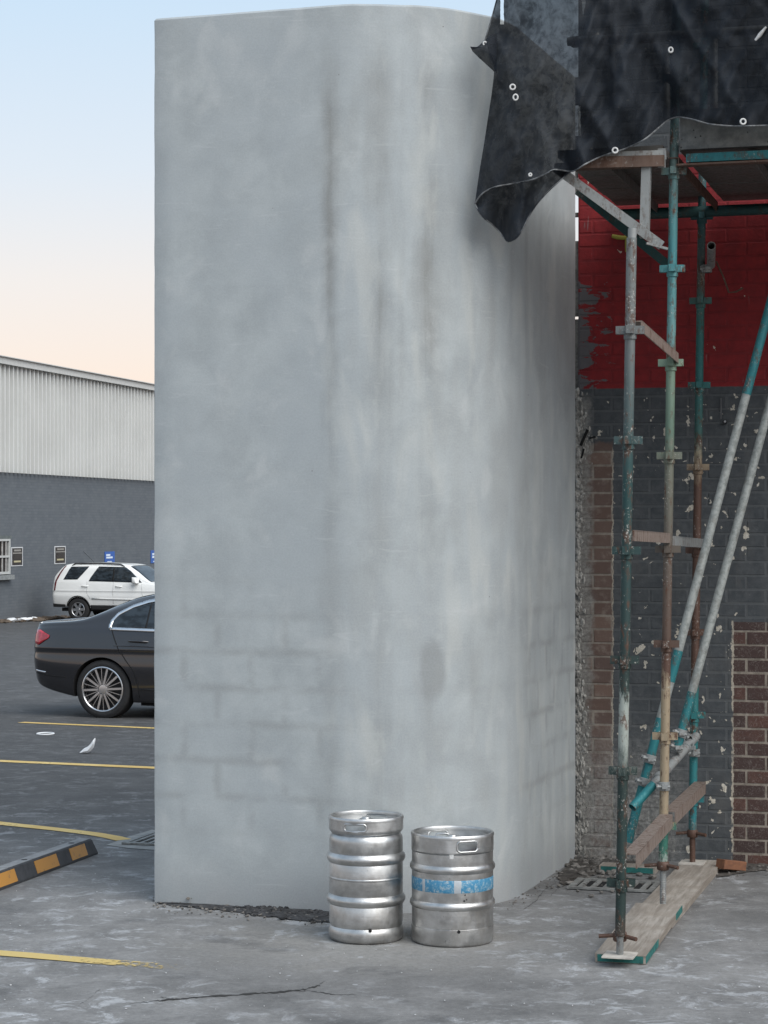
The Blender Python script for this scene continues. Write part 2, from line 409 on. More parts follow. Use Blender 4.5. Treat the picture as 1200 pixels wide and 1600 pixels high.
# one damp darker patch, and a tone that darkens towards the foot
foot = k.math('MULTIPLY', k.mr(az, 0.0, 0.32, 0.55, 0.0), k.mr(cloud, 0.3, 0.6, 0.3, 1.0))
base = k.mix(foot, base, (0.27, 0.272, 0.28))
pd = k.math('SQRT', k.math('ADD', k.math('POWER', k.math('MULTIPLY', k.math('SUBTRACT', warp, 1.60), 11.0), 2.0), k.math('POWER', k.math('MULTIPLY', k.math('SUBTRACT', az, 1.31), 5.0), 2.0)))
base = k.mix(k.mr(pd, 0.55, 1.1, 0.55, 0.0), base, (0.20, 0.208, 0.208))
# grain of the sand, pinholes and trowel chatter
grain = k.noise(uv, 95, 4, 0.75)
base = k.mix(k.mr(grain, 0.36, 0.64), k.mix(0.075, base, (0.12, 0.12, 0.12)), k.mix(0.03, base, (0.8, 0.8, 0.8)))
pin = k.vor(uv, 7.0); pr_ = k.xyz(pin.outputs['Color'])
base = k.mix(k.math('MULTIPLY', k.math('LESS_THAN', pin.outputs['Distance'], k.math('MULTIPLY', pr_[1], 0.035)), k.math('GREATER_THAN', pr_[0], 0.55)), base, (0.16, 0.155, 0.145))
drag = k.noise(k.scale(uv, (0.7, 5.0, 1), (2, 2, 0)), 4.0, 4, 0.7, 1.2)
base = k.mix(k.mr(drag, 0.60, 0.70, 0.0, 0.22), base, (0.49, 0.505, 0.51))
k.color(base)
trow = k.noise(k.scale(uv, (1.0, 0.8, 1)), 3.0, 5, 0.55, .3); sand = k.noise(uv, 190, 3, 0.7)
k.bump(k.math('ADD', k.math('MULTIPLY', trow, 1.0), k.math('ADD', k.math('MULTIPLY', sand, 0.16), k.math('MULTIPLY', drag, 0.10))), 0.30, 0.012)
M_render = k.m
plan = []            # (x, y, arc length)
def add_arc(c, a0, a1, n, s0):
    for i in range(n + 1):
        th = lerp(a0, a1, i / n); q = c - V18 * RAD * math.cos(th) + U18 * RAD * math.sin(th); plan.append((q, s0 + RAD * (th - a0)))
back_left = LC + V18 * LEN_B
e = 0.012
plan.append((back_left, -LEN_B)); plan.append((LC + V18 * e, -e)); plan.append((LC + V18 * e * .3 + U18 * e * .3, -e * .3)); plan.append((LC + U18 * e, e * .5))
for i in range(1, 8): plan.append((LC + U18 * ((LEN_A - RAD) * i / 8), (LEN_A - RAD) * i / 8))
cc = LC + U18 * (LEN_A - RAD) + V18 * RAD
add_arc(cc, 0, math.pi / 2, 40, LEN_A - RAD)
s1 = plan[-1][1]; last = plan[-1][0]
for i in range(1, 9): plan.append((last + V18 * ((LEN_B - RAD) * i / 8), s1 + (LEN_B - RAD) * i / 8))
mb = MB(); uvs = {}
zs = [-0.05] + [i * .07 for i in range(0, 70)] + [HW - 0.012, HW]
n = len(plan)
for j, z in enumerate(zs):
    for i, (q, s) in enumerate(plan):
        ins = 0.012 if j == len(zs) - 1 else 0.0
        cen = LC + U18 * 0.9 + V18 * 1.1; d = (V((cen.x, cen.y, 0)) - V((q.x, q.y, 0))).normalized()
        wob = .0035 * mn.noise(V((s * 3.1, z * 3.3, 0))) + .002 * mn.noise(V((s * 9, z * 9, 4)))
        zq = z + (.004 * mn.noise(V((s * 4, 7, 0))) + .002 * mn.noise(V((s * 15, 2, 0))) if j >= len(zs) - 2 else 0)
        uvs[len(mb.v)] = (s, z); mb.v.append(V((q.x, q.y, zq)) + d * (ins + wob))
for j in range(len(zs) - 1):
    for i in range(n):
        i2 = (i + 1) % n; mb.f.append((j * n + i, j * n + i2, (j + 1) * n + i2, (j + 1) * n + i))
mb.f.append(tuple(range((len(zs) - 1) * n, len(zs) * n)))
wall = mb.build('rendered_wall', M_render, smooth=30, label='tall smooth grey cement-rendered wall with a rounded corner and damp streaks', cat='wall')
ul = wall.data.uv_layers.new(name='UVMap')
for lp in wall.data.loops: ul.data[lp.index].uv = uvs[lp.vertex_index]

# ================================================================== OLD BRICK BUILDING ON THE RIGHT
T16 = R(16); U = V((math.cos(T16), -math.sin(T16), 0)); VV = V((math.sin(T16), math.cos(T16), 0)); ZZ = V((0, 0, 1))
OB = V((1.230, 13.75, 0))
bb = thing('brick_building', 'old brick wall painted red above and dark grey below, with bare brick patches', 'building', OB, -T16)
def wall_mat(name, brick):
    k = NT(name, 0.82)
    o = k.obj(bb); s_, _, z_ = k.xyz(o)
    j = k.math('MULTIPLY', k.math('SUBTRACT', k.noise(o, 30, 5, 0.7), 0.5), 0.035)
    j2 = k.math('MULTIPLY', k.math('SUBTRACT', k.noise(o, 9, 5, 0.7), 0.5), 0.10)
    s2 = k.math('ADD', s_, j); z2 = k.math('ADD', z_, k.math('MULTIPLY', j, 0.25)); zz = k.math('ADD', z_, j2)
    fine = k.noise(o, 60, 5, 0.7); med = k.noise(o, 14, 6, 0.7)
    if brick:
        rnd = k.n('ObjectInfo').outputs['Random']
        right = k.ramp(k.math('FRACT', k.math('MULTIPLY', rnd, 7.31)), [(0, (0.060, 0.030, 0.025)), (0.45, (0.046, 0.027, 0.024)), (0.75, (0.072, 0.035, 0.028)), (1, (0.095, 0.042, 0.031))])
        right = k.mix(k.mr(med, 0.35, 0.7, 0.0, 0.6), right, (0.048, 0.030, 0.027))
        left = k.ramp(rnd, [(0, (0.115, 0.070, 0.054)), (0.5, (0.092, 0.060, 0.050)), (1, (0.14, 0.090, 0.070))])
        left = k.mix(k.mr(med, 0.5, 0.72, 0.0, 0.55), left, (0.24, 0.20, 0.17))
    else:
        right = k.mix(k.mr(med, .3, .7), (0.13, 0.108, 0.088), (0.30, 0.26, 0.215))
        left = k.mix(k.mr(med, .3, .7), (0.14, 0.115, 0.095), (0.25, 0.215, 0.18))
    raw = k.mix(k.mr(s_, 0.5, 0.51), left, right)
    grey = k.mix(k.mr(med, 0.32, 0.7), (0.042, 0.048, 0.054), (0.072, 0.078, 0.083))
    grey = k.mix(k.mr(fine, 0.60, 0.74, 0.0, 0.45), grey, (0.17, 0.172, 0.17)); grey = k.mix(k.mr(k.noise(k.scale(o, (1, 1, .4)), 3.5, 5, .7), .5, .7, 0, .4), grey, (0.105, .10, .095))
    red = k.mix(k.mr(med, 0.3, 0.7), (0.165, 0.008, 0.011), (0.24, 0.012, 0.015)); red = k.mix(k.mr(k.noise(k.scale(o, (1, 1, .5)), 3, 5, .7), .48, .7, 0, .45), red, (0.12, .012, .017))
    if not brick: grey = k.mix(0.5, grey, (0.105, 0.11, 0.113)); red = k.mix(0.25, red, (0.14, 0.02, 0.025))
    paint = k.mix(k.math('MULTIPLY', k.mr(z2, 2.953, 2.961), k.mr(z2, 4.40, 4.42, 1, 0)), grey, red)
    # cream scabs where the paint has come off
    dv = k.mix(0.12, o, k.noise(o, 16, 3, 0.6, 0, True), 'ADD')
    v1 = k.vor(k.scale(dv, (1.5, 1, 1.0)), 9.5); r1 = k.xyz(v1.outputs['Color'])
    ch = k.math('LESS_THAN', v1.outputs['Distance'], k.math('MULTIPLY', k.math('MULTIPLY', r1[1], r1[1]), 0.50)); ch = k.math('MULTIPLY', ch, k.math('GREATER_THAN', r1[0], 0.40))
    v2 = k.vor(k.scale(dv, (1, 1, 1), (3, 1, 2)), 24); r2 = k.xyz(v2.outputs['Color'])
    ch2 = k.math('MULTIPLY', k.math('LESS_THAN', v2.outputs['Distance'], k.math('MULTIPLY', r2[1], 0.27)), k.math('GREATER_THAN', r2[0], 0.70))
    zone = k.math('ADD', k.mr(z_, 2.94, 2.96, 1.0, 0.06, False), 0)
    zone = k.math('MULTIPLY', zone, k.mr(k.noise(o, 2.4, 3), 0.30, 0.5, 0.35, 1.0))
    band = k.mr(z_, 1.7, 2.9, 0.55, 1.0)
    chips = k.math('MULTIPLY', k.math('MAXIMUM', ch, ch2), k.math('GREATER_THAN', k.math('MULTIPLY', zone, band), k.math('MULTIPLY', r1[2], 0.85)))
    cream = k.mix(k.mr(fine, 0.35, 0.65), (0.36, 0.325, 0.265), (0.55, 0.51, 0.44))
    paint = k.mix(chips, paint, cream)
    # long scratches
    scr = k.noise(k.scale(o, (30, 1, 3.2)), 1.0, 3, 0.5, 0.8)
    paint = k.mix(k.mr(scr, 0.70, 0.74, 0.0, 0.35), paint, (0.2, 0.2, 0.2))
    # torn red paint near the corner shows grey under-coat
    tear = k.math('SUBTRACT', k.noise(k.scale(o, (1, 1, 2.4)), 7, 5, 0.65, 0.5), k.math('MULTIPLY', s_, 0.95))
    tear = k.math('MULTIPLY', tear, k.mr(z_, 3.55, 3.75, 1.0, 0.6))
    paint = k.mix(k.math('MULTIPLY', k.mr(tear, 0.42, 0.45), k.mr(z_, 2.95, 2.96)), paint, (0.105, 0.10, 0.105))
    s3 = k.math('ADD', s2, k.math('MULTIPLY', j2, 0.22)); bareL = k.math('MULTIPLY', k.mr(s3, 0.217, 0.221, 1.0, 0.0), k.mr(zz, 2.60, 2.63, 1.0, 0.0))
    bareR = k.math('MULTIPLY', k.mr(s2, 0.970, 0.974), k.mr(z2, 1.497, 1.501, 1.0, 0.0))
    c = k.mix(k.math('MAXIMUM', bareL, bareR), paint, raw)
    # ragged cream paint edge
    eL = k.math('MULTIPLY', k.math('LESS_THAN', k.math('ABSOLUTE', k.math('SUBTRACT', s3, 0.219)), 0.0045), k.math('MULTIPLY', k.mr(z_, 2.55, 2.6, 1.0, 0.0), k.mr(k.noise(o, 11, 3), 0.36, 0.52, 0.1, 0.8)))
    eR = k.math('MULTIPLY', k.math('LESS_THAN', k.math('ABSOLUTE', k.math('SUBTRACT', s2, 0.968)), 0.0065), k.mr(z_, 1.5, 1.51, 1.0, 0.0))
    eR = k.math('MULTIPLY', eR, k.mr(k.noise(o, 7, 3), 0.38, 0.46))
    c = k.mix(k.math('MULTIPLY', k.math('MAXIMUM', eL, eR), 0.85), c, (0.42, 0.37, 0.30))
    # mortar smeared over the lower left and crumbly edge by the new wall
    sm = k.math('MULTIPLY', k.mr(k.math('ADD', s_, j2), 0.48, 0.78, 1.0, 0.0), k.mr(k.math('ADD', z_, k.math('MULTIPLY', j2, 3.0)), 0.30, 0.95, 1.0, 0.0))
    sm = k.math('MULTIPLY', sm, k.mr(med, 0.28, 0.58, 0.35, 1.0))
    c = k.mix(k.math('MULTIPLY', sm, 0.85), c, k.mix(k.mr(fine, .3, .7), (0.13, 0.128, 0.12), (0.33, 0.325, 0.31)))
    ed = k.math('MULTIPLY', k.mr(k.math('ADD', s_, k.math('MULTIPLY', j2, 1.5)), 0.05, 0.11, 1.0, 0.0), k.mr(z_, 2.85, 2.95, 0.85, 0.0))
    c = k.mix(ed, c, k.mix(k.mr(fine, .3, .7), (0.12, 0.115, 0.105), (0.27, 0.26, 0.24)))
    swirl = k.noise(k.scale(o, (1, 1, 1)), 16, 2, 0.5, 2.6)
    c = k.mix(k.math('MULTIPLY', k.math('LESS_THAN', k.math('ABSOLUTE', k.math('SUBTRACT', swirl, 0.5)), 0.012), k.math('MULTIPLY', bareR, 0.35)), c, (0.30, 0.27, 0.24))
    k.color(c); k.bump(k.math('ADD', med, k.math('MULTIPLY', fine, 0.5)), 0.5, 0.008)
    return k.m
M_brick = wall_mat('painted_and_bare_brick', True); M_mortar = wall_mat('painted_and_bare_mortar', False)
CH, BL, JT = 0.086, 0.240, 0.010
def LW(s, d, z): return OB + U * s + VV * d + ZZ * z
mb = MB(); mb.box(LW(2.999, 0.118, 3.6), (3.0, 0.1240, 3.65), (U, VV, ZZ)); mb.build('mortar_bed', M_mortar, bb)
brick_me = {}
def brick_mesh(L):
    key = round(L, 3)
    if key not in brick_me:
        m = MB().bbox((0, 0, 0), (L / 2 - JT / 2, 0.0085, CH / 2 - JT / 2), b=0.004)
        me = bpy.data.meshes.new('brick'); me.from_pydata([tuple(q) for q in m.v], [], m.f); me.materials.append(M_brick); brick_me[key] = me
    return brick_me[key]
JA = 1.0535 - 0.24 * 5
hole = set(); far = MB(); cnt = 0
for r in range(0, 84):
    zc = -0.02 + (r + 0.5) * CH
    off = JA + (0.12 if r % 2 else 0)
    kk = 0
    while True:
        a, b_ = off + kk * BL, off + (kk + 1) * BL; kk += 1
        if a > 5.9: break
        a, b_ = max(a, 0.0), min(b_, 5.95)
        if b_ - a < 0.04: continue
        mid_ = (a + b_) / 2
        if 2.50 < zc < 2.80 and mid_ < 0.10: continue     # broken-out pocket beside the new wall
        dpt = 0.0 + random.uniform(-0.0015, 0.0015)
        if a < 1.26 and zc < 4.0 and cnt < 300:
            o = bpy.data.objects.new('brick', brick_mesh(b_ - a)); COL.objects.link(o); o.parent = bb
            o.location = (mid_, dpt, zc); o.rotation_euler = (random.gauss(0, .004), random.gauss(0, .003), random.gauss(0, .004)); cnt += 1
        else:
            far.bbox(LW(mid_, dpt, zc), ((b_ - a) / 2 - JT / 2, 0.0085, CH / 2 - JT / 2), (U, VV, ZZ), 0.004)
far.build('bricks_beyond', M_brick, bb, kind='stuff')
# crumbly mortar left where the old cross wall was torn out
M_dark0 = plain('hollow_shade_black', (0.006, .006, .006), .95); M_crumb = plain('crumbled_mortar', (0.27, 0.26, 0.24), 0.95, 0, 0.5, 30, 0.6)
mb = MB(); random.seed(3)
for i in range(900):
    z = random.uniform(0.02, 2.95); s = -0.016 + abs(random.gauss(0, 0.020)) * (1.6 if z < 1.1 else 1)
    mb.rock(LW(s, -0.004, z), random.uniform(0.004, 0.015), 2.0)
for i in range(150):
    z = random.uniform(2.48, 2.80); s = random.uniform(-0.005, 0.12) * random.uniform(.5, 1)
    mb.rock(LW(s, random.uniform(-0.002, 0.010), z), random.uniform(0.005, 0.016), 1.9)
mb.build('crumbled_mortar', M_crumb, bb, kind='stuff')
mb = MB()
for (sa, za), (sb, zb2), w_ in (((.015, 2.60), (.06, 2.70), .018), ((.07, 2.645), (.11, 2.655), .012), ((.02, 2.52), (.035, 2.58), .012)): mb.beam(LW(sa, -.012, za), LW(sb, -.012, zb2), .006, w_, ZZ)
mb.build('hollow_shade', M_dark0, bb)  # black bars on the face stand for the shade inside the broken pocket
# thin seal between the two walls, open in places so that sky shows
mb = MB(); z = -0.02
for z1, z2 in ((-0.02, 3.40), (3.42, 3.895), (4.05, 4.075), (4.20, 4.24), (4.30, 4.56), (4.76, 4.93)):
    mb.box(LW(-0.026, 0.03, (z1 + z2) / 2), (0.022, 0.02, (z2 - z1) / 2), (U, VV, ZZ))
mb.build('joint_filler', plain('joint_filler_mortar', (0.17, 0.165, 0.155), 0.95, 0, .4, 30, .4), bb)
# yellow sprayed mark on the red wall, capped pipe end, wall ties
M_ymark = plain('sprayed_yellow_mark', (0.33, 0.30, 0.05), 0.8)
def sl_of(px): r = (px - 600) / 3400; return (r * OB.y - OB.x) / (U.x - r * U.y)
def zl_of(px, py): s = sl_of(px); return CAM_H - (py - 820) / 3400 * (OB.y + U.y * s)
mb = MB()
def wmark(px, py, d=-0.012): return LW(sl_of(px), d, zl_of(px, py))
mb.sweep([wmark(957, 369), wmark(965, 371), wmark(974, 372), wmark(980, 371)], [0.011, 0.014, 0.013, 0.011], 8)
mb.sweep([wmark(980, 371), wmark(979, 380), wmark(979, 394)], [0.011, 0.009, 0.006], 8)
mb.build('sprayed_mark', M_ymark, bb, 40)
M_dark = plain('blackened_steel', (0.02, 0.02, 0.022), 0.5, 0.6)
M_galv0 = plain('wall_fixing_grey', (0.35, 0.35, 0.36), 0.5, 0.7)
mb = MB(); mb.tube(wmark(1133, 660, 0.0), wmark(1133, 660, -0.03), 0.014, 14); mb.build('wall_plug', M_dark, bb, 40)
mb = MB(); mb.tube(wmark(1134, 659, -0.03), wmark(1134, 659, -0.036), 0.007, 12); mb.build('wall_plug', M_galv0, bb, 40)
mb = MB(); mb.beam(wmark(1127, 622, -0.011), wmark(1127, 655, -0.011), 0.008, 0.004, VV); mb.build('cable_tail', plain('old_cable', (0.10, 0.10, 0.105)), bb)

# ================================================================== WAREHOUSE BEYOND THE CAR PARK
AW = V((-10.0, 66.0, 0)); WR = math.atan2(0.972, 0.235)
wh = thing('warehouse', 'long shed with pale ribbed cladding above a dark grey painted brick wall', 'building', AW, WR)
WX = V((math.cos(WR), math.sin(WR), 0)); WY = V((-math.sin(WR), math.cos(WR), 0))     # along, away
def sw(px): r = (px - 600) / 3400; return (66 * r - AW.x) / (WX.x - WX.y * r)
def zw(px, py): return CAM_H - (py - 820) / 3400 * (66 + WX.y * sw(px))
def WP(s, d, z): return AW + WX * s + WY * d + ZZ * z
k = NT('dark_grey_painted_brickwork', 0.75)
o = k.obj(); bk = k.n('TexBrick'); k.put(bk.inputs['Vector'], k.scale(k.n('TexCoord').outputs['Object'], (1, 1, 1)))
mp = k.n('CombineXYZ'); x_, y_, z_ = k.xyz(o); k.put(mp.inputs[0], x_); k.put(mp.inputs[1], z_); k.t.links.new(mp.outputs[0], bk.inputs['Vector'])
bk.inputs['Scale'].default_value = 1.0; bk.inputs['Brick Width'].default_value = 0.24; bk.inputs['Row Height'].default_value = 0.086; bk.inputs['Mortar Size'].default_value = 0.007
bk.inputs['Color1'].default_value = (0.086, 0.098, 0.112, 1); bk.inputs['Color2'].default_value = (0.108, 0.120, 0.134, 1); bk.inputs['Mortar'].default_value = (0.074, 0.085, 0.098, 1)
nn = k.noise(o, 1.3, 6, 0.65); n3 = k.noise(o, 9, 5, 0.7)
c = k.mix(k.mr(nn, 0.35, 0.7, 0, 0.5), bk.outputs['Color'], (0.118, 0.130, 0.142)); c = k.mix(k.mr(n3, 0.68, 0.76, 0, 0.5), c, (0.25, 0.26, 0.26))
k.color(c); k.bump(bk.outputs['Fac'], -0.5, 0.01)
M_whwall = k.m
ZC, ZR = 3.66, 6.86
SA, SB = -30.0, 26.0
mb = MB(); mb.box(WP((SA + SB) / 2, 0.2, (ZC - 2.0) / 2), ((SB - SA) / 2, 0.2, (ZC + 2.0) / 2), (WX, WY, ZZ)); mb.build('painted_brick_wall', M_whwall, wh)
# ribbed steel cladding
k = NT('pale_ribbed_steel', 0.45, 0.0)
nn = k.noise(k.scale(k.obj(), (1, 1, 1)), .6, 3, 0.5); k.color(k.mix(k.mr(nn, .3, .7), (0.55, 0.555, 0.54), (0.60, 0.605, 0.59))); M_clad = k.m
prof = []
s = -14.0
while s < 24.0:
    prof += [(s, 0.0), (s + 0.165, 0.0), (s + 0.172, -0.17), (s + 0.240, -0.17), (s + 0.290, 0.0)]; s += 0.305
mb = MB(); mb.grid([[WP(a, d + 0.02, z) for a, d in prof] for z in (ZC - 0.06, ZR - 0.05)]); mb.build('ribbed_cladding', M_clad, wh)
mb = MB(); mb.box(WP(5, 0.20, (ZC + ZR) / 2), (19.5, 0.16, (ZR - ZC) / 2 - 0.06), (WX, WY, ZZ)); mb.build('frame_wall', M_clad, wh)
mb = MB(); mb.box(WP(5, -0.20, ZR - 0.095), (19.6, 0.05, 0.095), (WX, WY, ZZ)); mb.box(WP(5, -0.20, ZR + 0.013), (19.6, 0.12, 0.012), (WX, WY, ZZ))
mb.build('roof_fascia', plain('pale_grey_fascia', (0.50, 0.50, 0.485), 0.5, 0, 0.08), wh)
mb = MB(); mb.grid([[WP(sx_, d, z) for sx_ in (-14.6, 24.6)] for d, z in ((-0.1, ZR - 0.01), (6, ZR + 0.55), (12, ZR))]); mb.build('roof', M_clad, wh)
# window with bars
w0, w1 = sw(-48), sw(13); zt_, zb_ = zw(8, 842), zw(8, 897)
M_wframe = plain('pale_window_frame', (0.42, 0.43, 0.42), 0.5, 0, 0.08)
win = MB()
for a, b_, c_, d_ in ((w0, w1, zt_ - 0.06, zt_), (w0, w1, zb_, zb_ + 0.07), (w1 - 0.09, w1, zb_ + .07, zt_ - .06), (w0, w0 + 0.09, zb_ + .07, zt_ - .06), (w0 + .09, w1 - .09, (zt_ + zb_) / 2 - 0.03, (zt_ + zb_) / 2 + 0.03)):
    win.box(WP((a + b_) / 2, -0.03, (c_ + d_) / 2), ((b_ - a) / 2, 0.04, (d_ - c_) / 2), (WX, WY, ZZ))
wo_ = win.build('window_frame', M_wframe, wh)
k = NT('dim_window_glass', 0.12); k.color((0.03, 0.028, 0.027)); M_pane = k.m
for zA, zB in ((zb_ + .07, (zt_ + zb_) / 2 - .03), ((zt_ + zb_) / 2 + .03, zt_ - .06)):
    mb = MB(); mb.box(WP((w0 + w1) / 2, -0.008, (zA + zB) / 2), ((w1 - w0) / 2 - .092, 0.004, (zB - zA) / 2), (WX, WY, ZZ)); mb.build('pane', M_pane, wo_)
q = w0 + 0.25
while q < w1 - 0.15:
    mb = MB(); mb.box(WP(q, -0.04, (zt_ + zb_) / 2), (0.022, 0.012, (zt_ - zb_) / 2 - .07), (WX, WY, ZZ)); mb.build('window_bar', plain('window_bar_paint', (0.36, 0.35, 0.34)), wo_); q += 0.27
mb = MB(); mb.box(WP((w0 + w1) / 2 + .03, -0.07, zb_ - 0.09), ((w1 - w0) / 2 + 0.08, 0.08, 0.065), (WX, WY, ZZ)); mb.build('window_sill', plain('grey_sill', (0.20, 0.21, 0.21)), wh)
mb = MB(); mb.box(WP((w0 + w1) / 2 + .03, -0.03, zt_ + 0.05), ((w1 - w0) / 2 + 0.08, 0.03, 0.045), (WX, WY, ZZ)); mb.build('window_lintel', plain('grey_lintel', (0.10, 0.115, 0.115)), wh)
# notices
M_sgnw = plain('sign_border_white', (0.55, 0.56, 0.57), 0.5, 0, .05); M_sgnk = plain('sign_black', (0.012, 0.012, 0.013), 0.4, 0, .1)
M_sgng = plain('sign_gold_lettering', (0.42, 0.38, 0.24), 0.5, 0, .2, 60); M_sgnt = plain('sign_small_print', (0.028, 0.025, 0.022), 0.5, 0, .4, 70); M_sgnl = plain('sign_pale_lettering', (0.26, 0.25, 0.23), 0.5, 0, .25, 60)
def notice(x0, x1, y0, y1, label):
    a, b_ = sw(x0), sw(x1); zt, zb = zw(x0, y0), zw(x0, y1); m = (a + b_) / 2; h = (b_ - a) / 2; H = zt - zb
    t = thing('notice_board', label, 'sign', WP(m, -0.012, zb), WR, 'black notices on the grey wall')
    def pl(name, fa, fb, ga, gb, d, mat):
        mb = MB(); mb.box(WP(m + h * (fa + fb) / 2, d, zb + H * (ga + gb) / 2), (h * (fb - fa) / 2, 0.004, H * (gb - ga) / 2), (WX, WY, ZZ)); mb.build(name, mat, t)
    pl('border', -1, 1, 0, 1, -0.010, M_sgnw); pl('panel', -.87, .87, .055, .945, -0.016, M_sgnk)
    pl('heading', -.58, .60, .78, .87, -0.022, M_sgnl); pl('heading_rule', -.80, .80, .655, .71, -0.022, M_sgnl)
    pl('small_print', -.60, .62, .50, .58, -0.022, M_sgnt); pl('small_print', -.66, .68, .38, .46, -0.022, M_sgnt)
    pl('lettering', -.6, .58, .20, .29, -0.022, M_sgng)
notice(17, 35, 855, 885, 'black notice with pale border right beside the barred window')
notice(84.5, 102, 853.5, 881.5, 'black notice with pale border above the rear of the white car')
M_blue = plain('sign_blue', (0.018, 0.095, 0.36), 0.45, 0, .1); M_swhite = plain('sign_white', (0.62, 0.70, 0.8), 0.5, 0, .1, 40)
def blue_sign(x0, x1, y0, y1, label):
    a, b_ = sw(x0), sw(x1); zt, zb = zw(x0, y0), zw(x0, y1); m = (a + b_) / 2; h = (b_ - a) / 2; H = zt - zb
    t = thing('parking_sign', label, 'sign', WP(m, -0.012, zb), WR, 'blue parking bay signs')
    def pl(name, fa, fb, ga, gb, d, mat):
        mb = MB(); mb.box(WP(m + h * (fa + fb) / 2, d, zb + H * (ga + gb) / 2), (h * (fb - fa) / 2, 0.004, H * (gb - ga) / 2), (WX, WY, ZZ)); mb.build(name, mat, t)
    pl('panel', -1, 1, 0, 1, -0.012, M_blue)
    pl('lettering', -.72, .08, .62, .78, -0.018, M_swhite); pl('lettering', -.72, .55, .40, .56, -0.018, M_swhite); pl('lettering', -.5, .4, .08, .16, -0.018, M_swhite)
blue_sign(163, 178.5, 862, 880, 'small blue parking sign above the roof of the white car')
blue_sign(235, 250, 860, 880, 'small blue parking sign cut off by the rendered wall edge')

# ================================================================== CARS
def paint_mat(name, col, rough, coat=1.0, metal=0.0):
    k = NT(name, rough, metal); k.b.inputs['Coat Weight'].default_value = coat; k.b.inputs['Coat Roughness'].default_value = 0.04
    n = k.noise(k.obj(), 2.5, 5, 0.6); k.color(k.mix(k.mr(n, .35, .7, 0, 0.25), col, tuple(c * .8 for c in col)))
    return k.m
M_tyre = plain('tyre_rubber', (0.016, 0.016, 0.017), 0.8, 0, .2, 30); M_liner = plain('arch_liner', (0.010, 0.010, 0.011), 0.9)
k = NT('car_window_glass', 0.04); k.color(k.mix(k.mr(k.noise(k.scale(k.obj(), (1, 1, 2.5)), 6, 4, .6), .4, .6), (0.012, .016, .020), (0.03, .04, .05))); k.b.inputs['Specular IOR Level'].default_value = .4; M_cglass = k.m  # mottled base colour paints dim reflections into the glass
M_chrome = plain('satin_chrome_trim', (0.75, 0.76, 0.78), 0.22, 1.0, .05); M_alloy = plain('machined_alloy', (0.62, 0.62, 0.63), 0.28, 1.0, .1)
M_alloyd = plain('dark_alloy', (0.008, 0.008, 0.009), 0.7, 0.0); M_seam = plain('panel_gap', (0.006, 0.006, 0.007), 0.9)
k = NT('red_lamp_lens', 0.12); k.color(k.mix(k.mr(k.noise(k.obj(), 14, 3), .4, .6), (0.30, 0.008, 0.016), (0.50, 0.03, 0.05))); k.b.inputs['Coat Weight'].default_value = 1; M_lamp = k.m
M_lampd = plain('dark_red_lens', (0.10, .006, .012), .15); M_plast = plain('black_car_plastic', (0.018, 0.018, 0.019), 0.6)

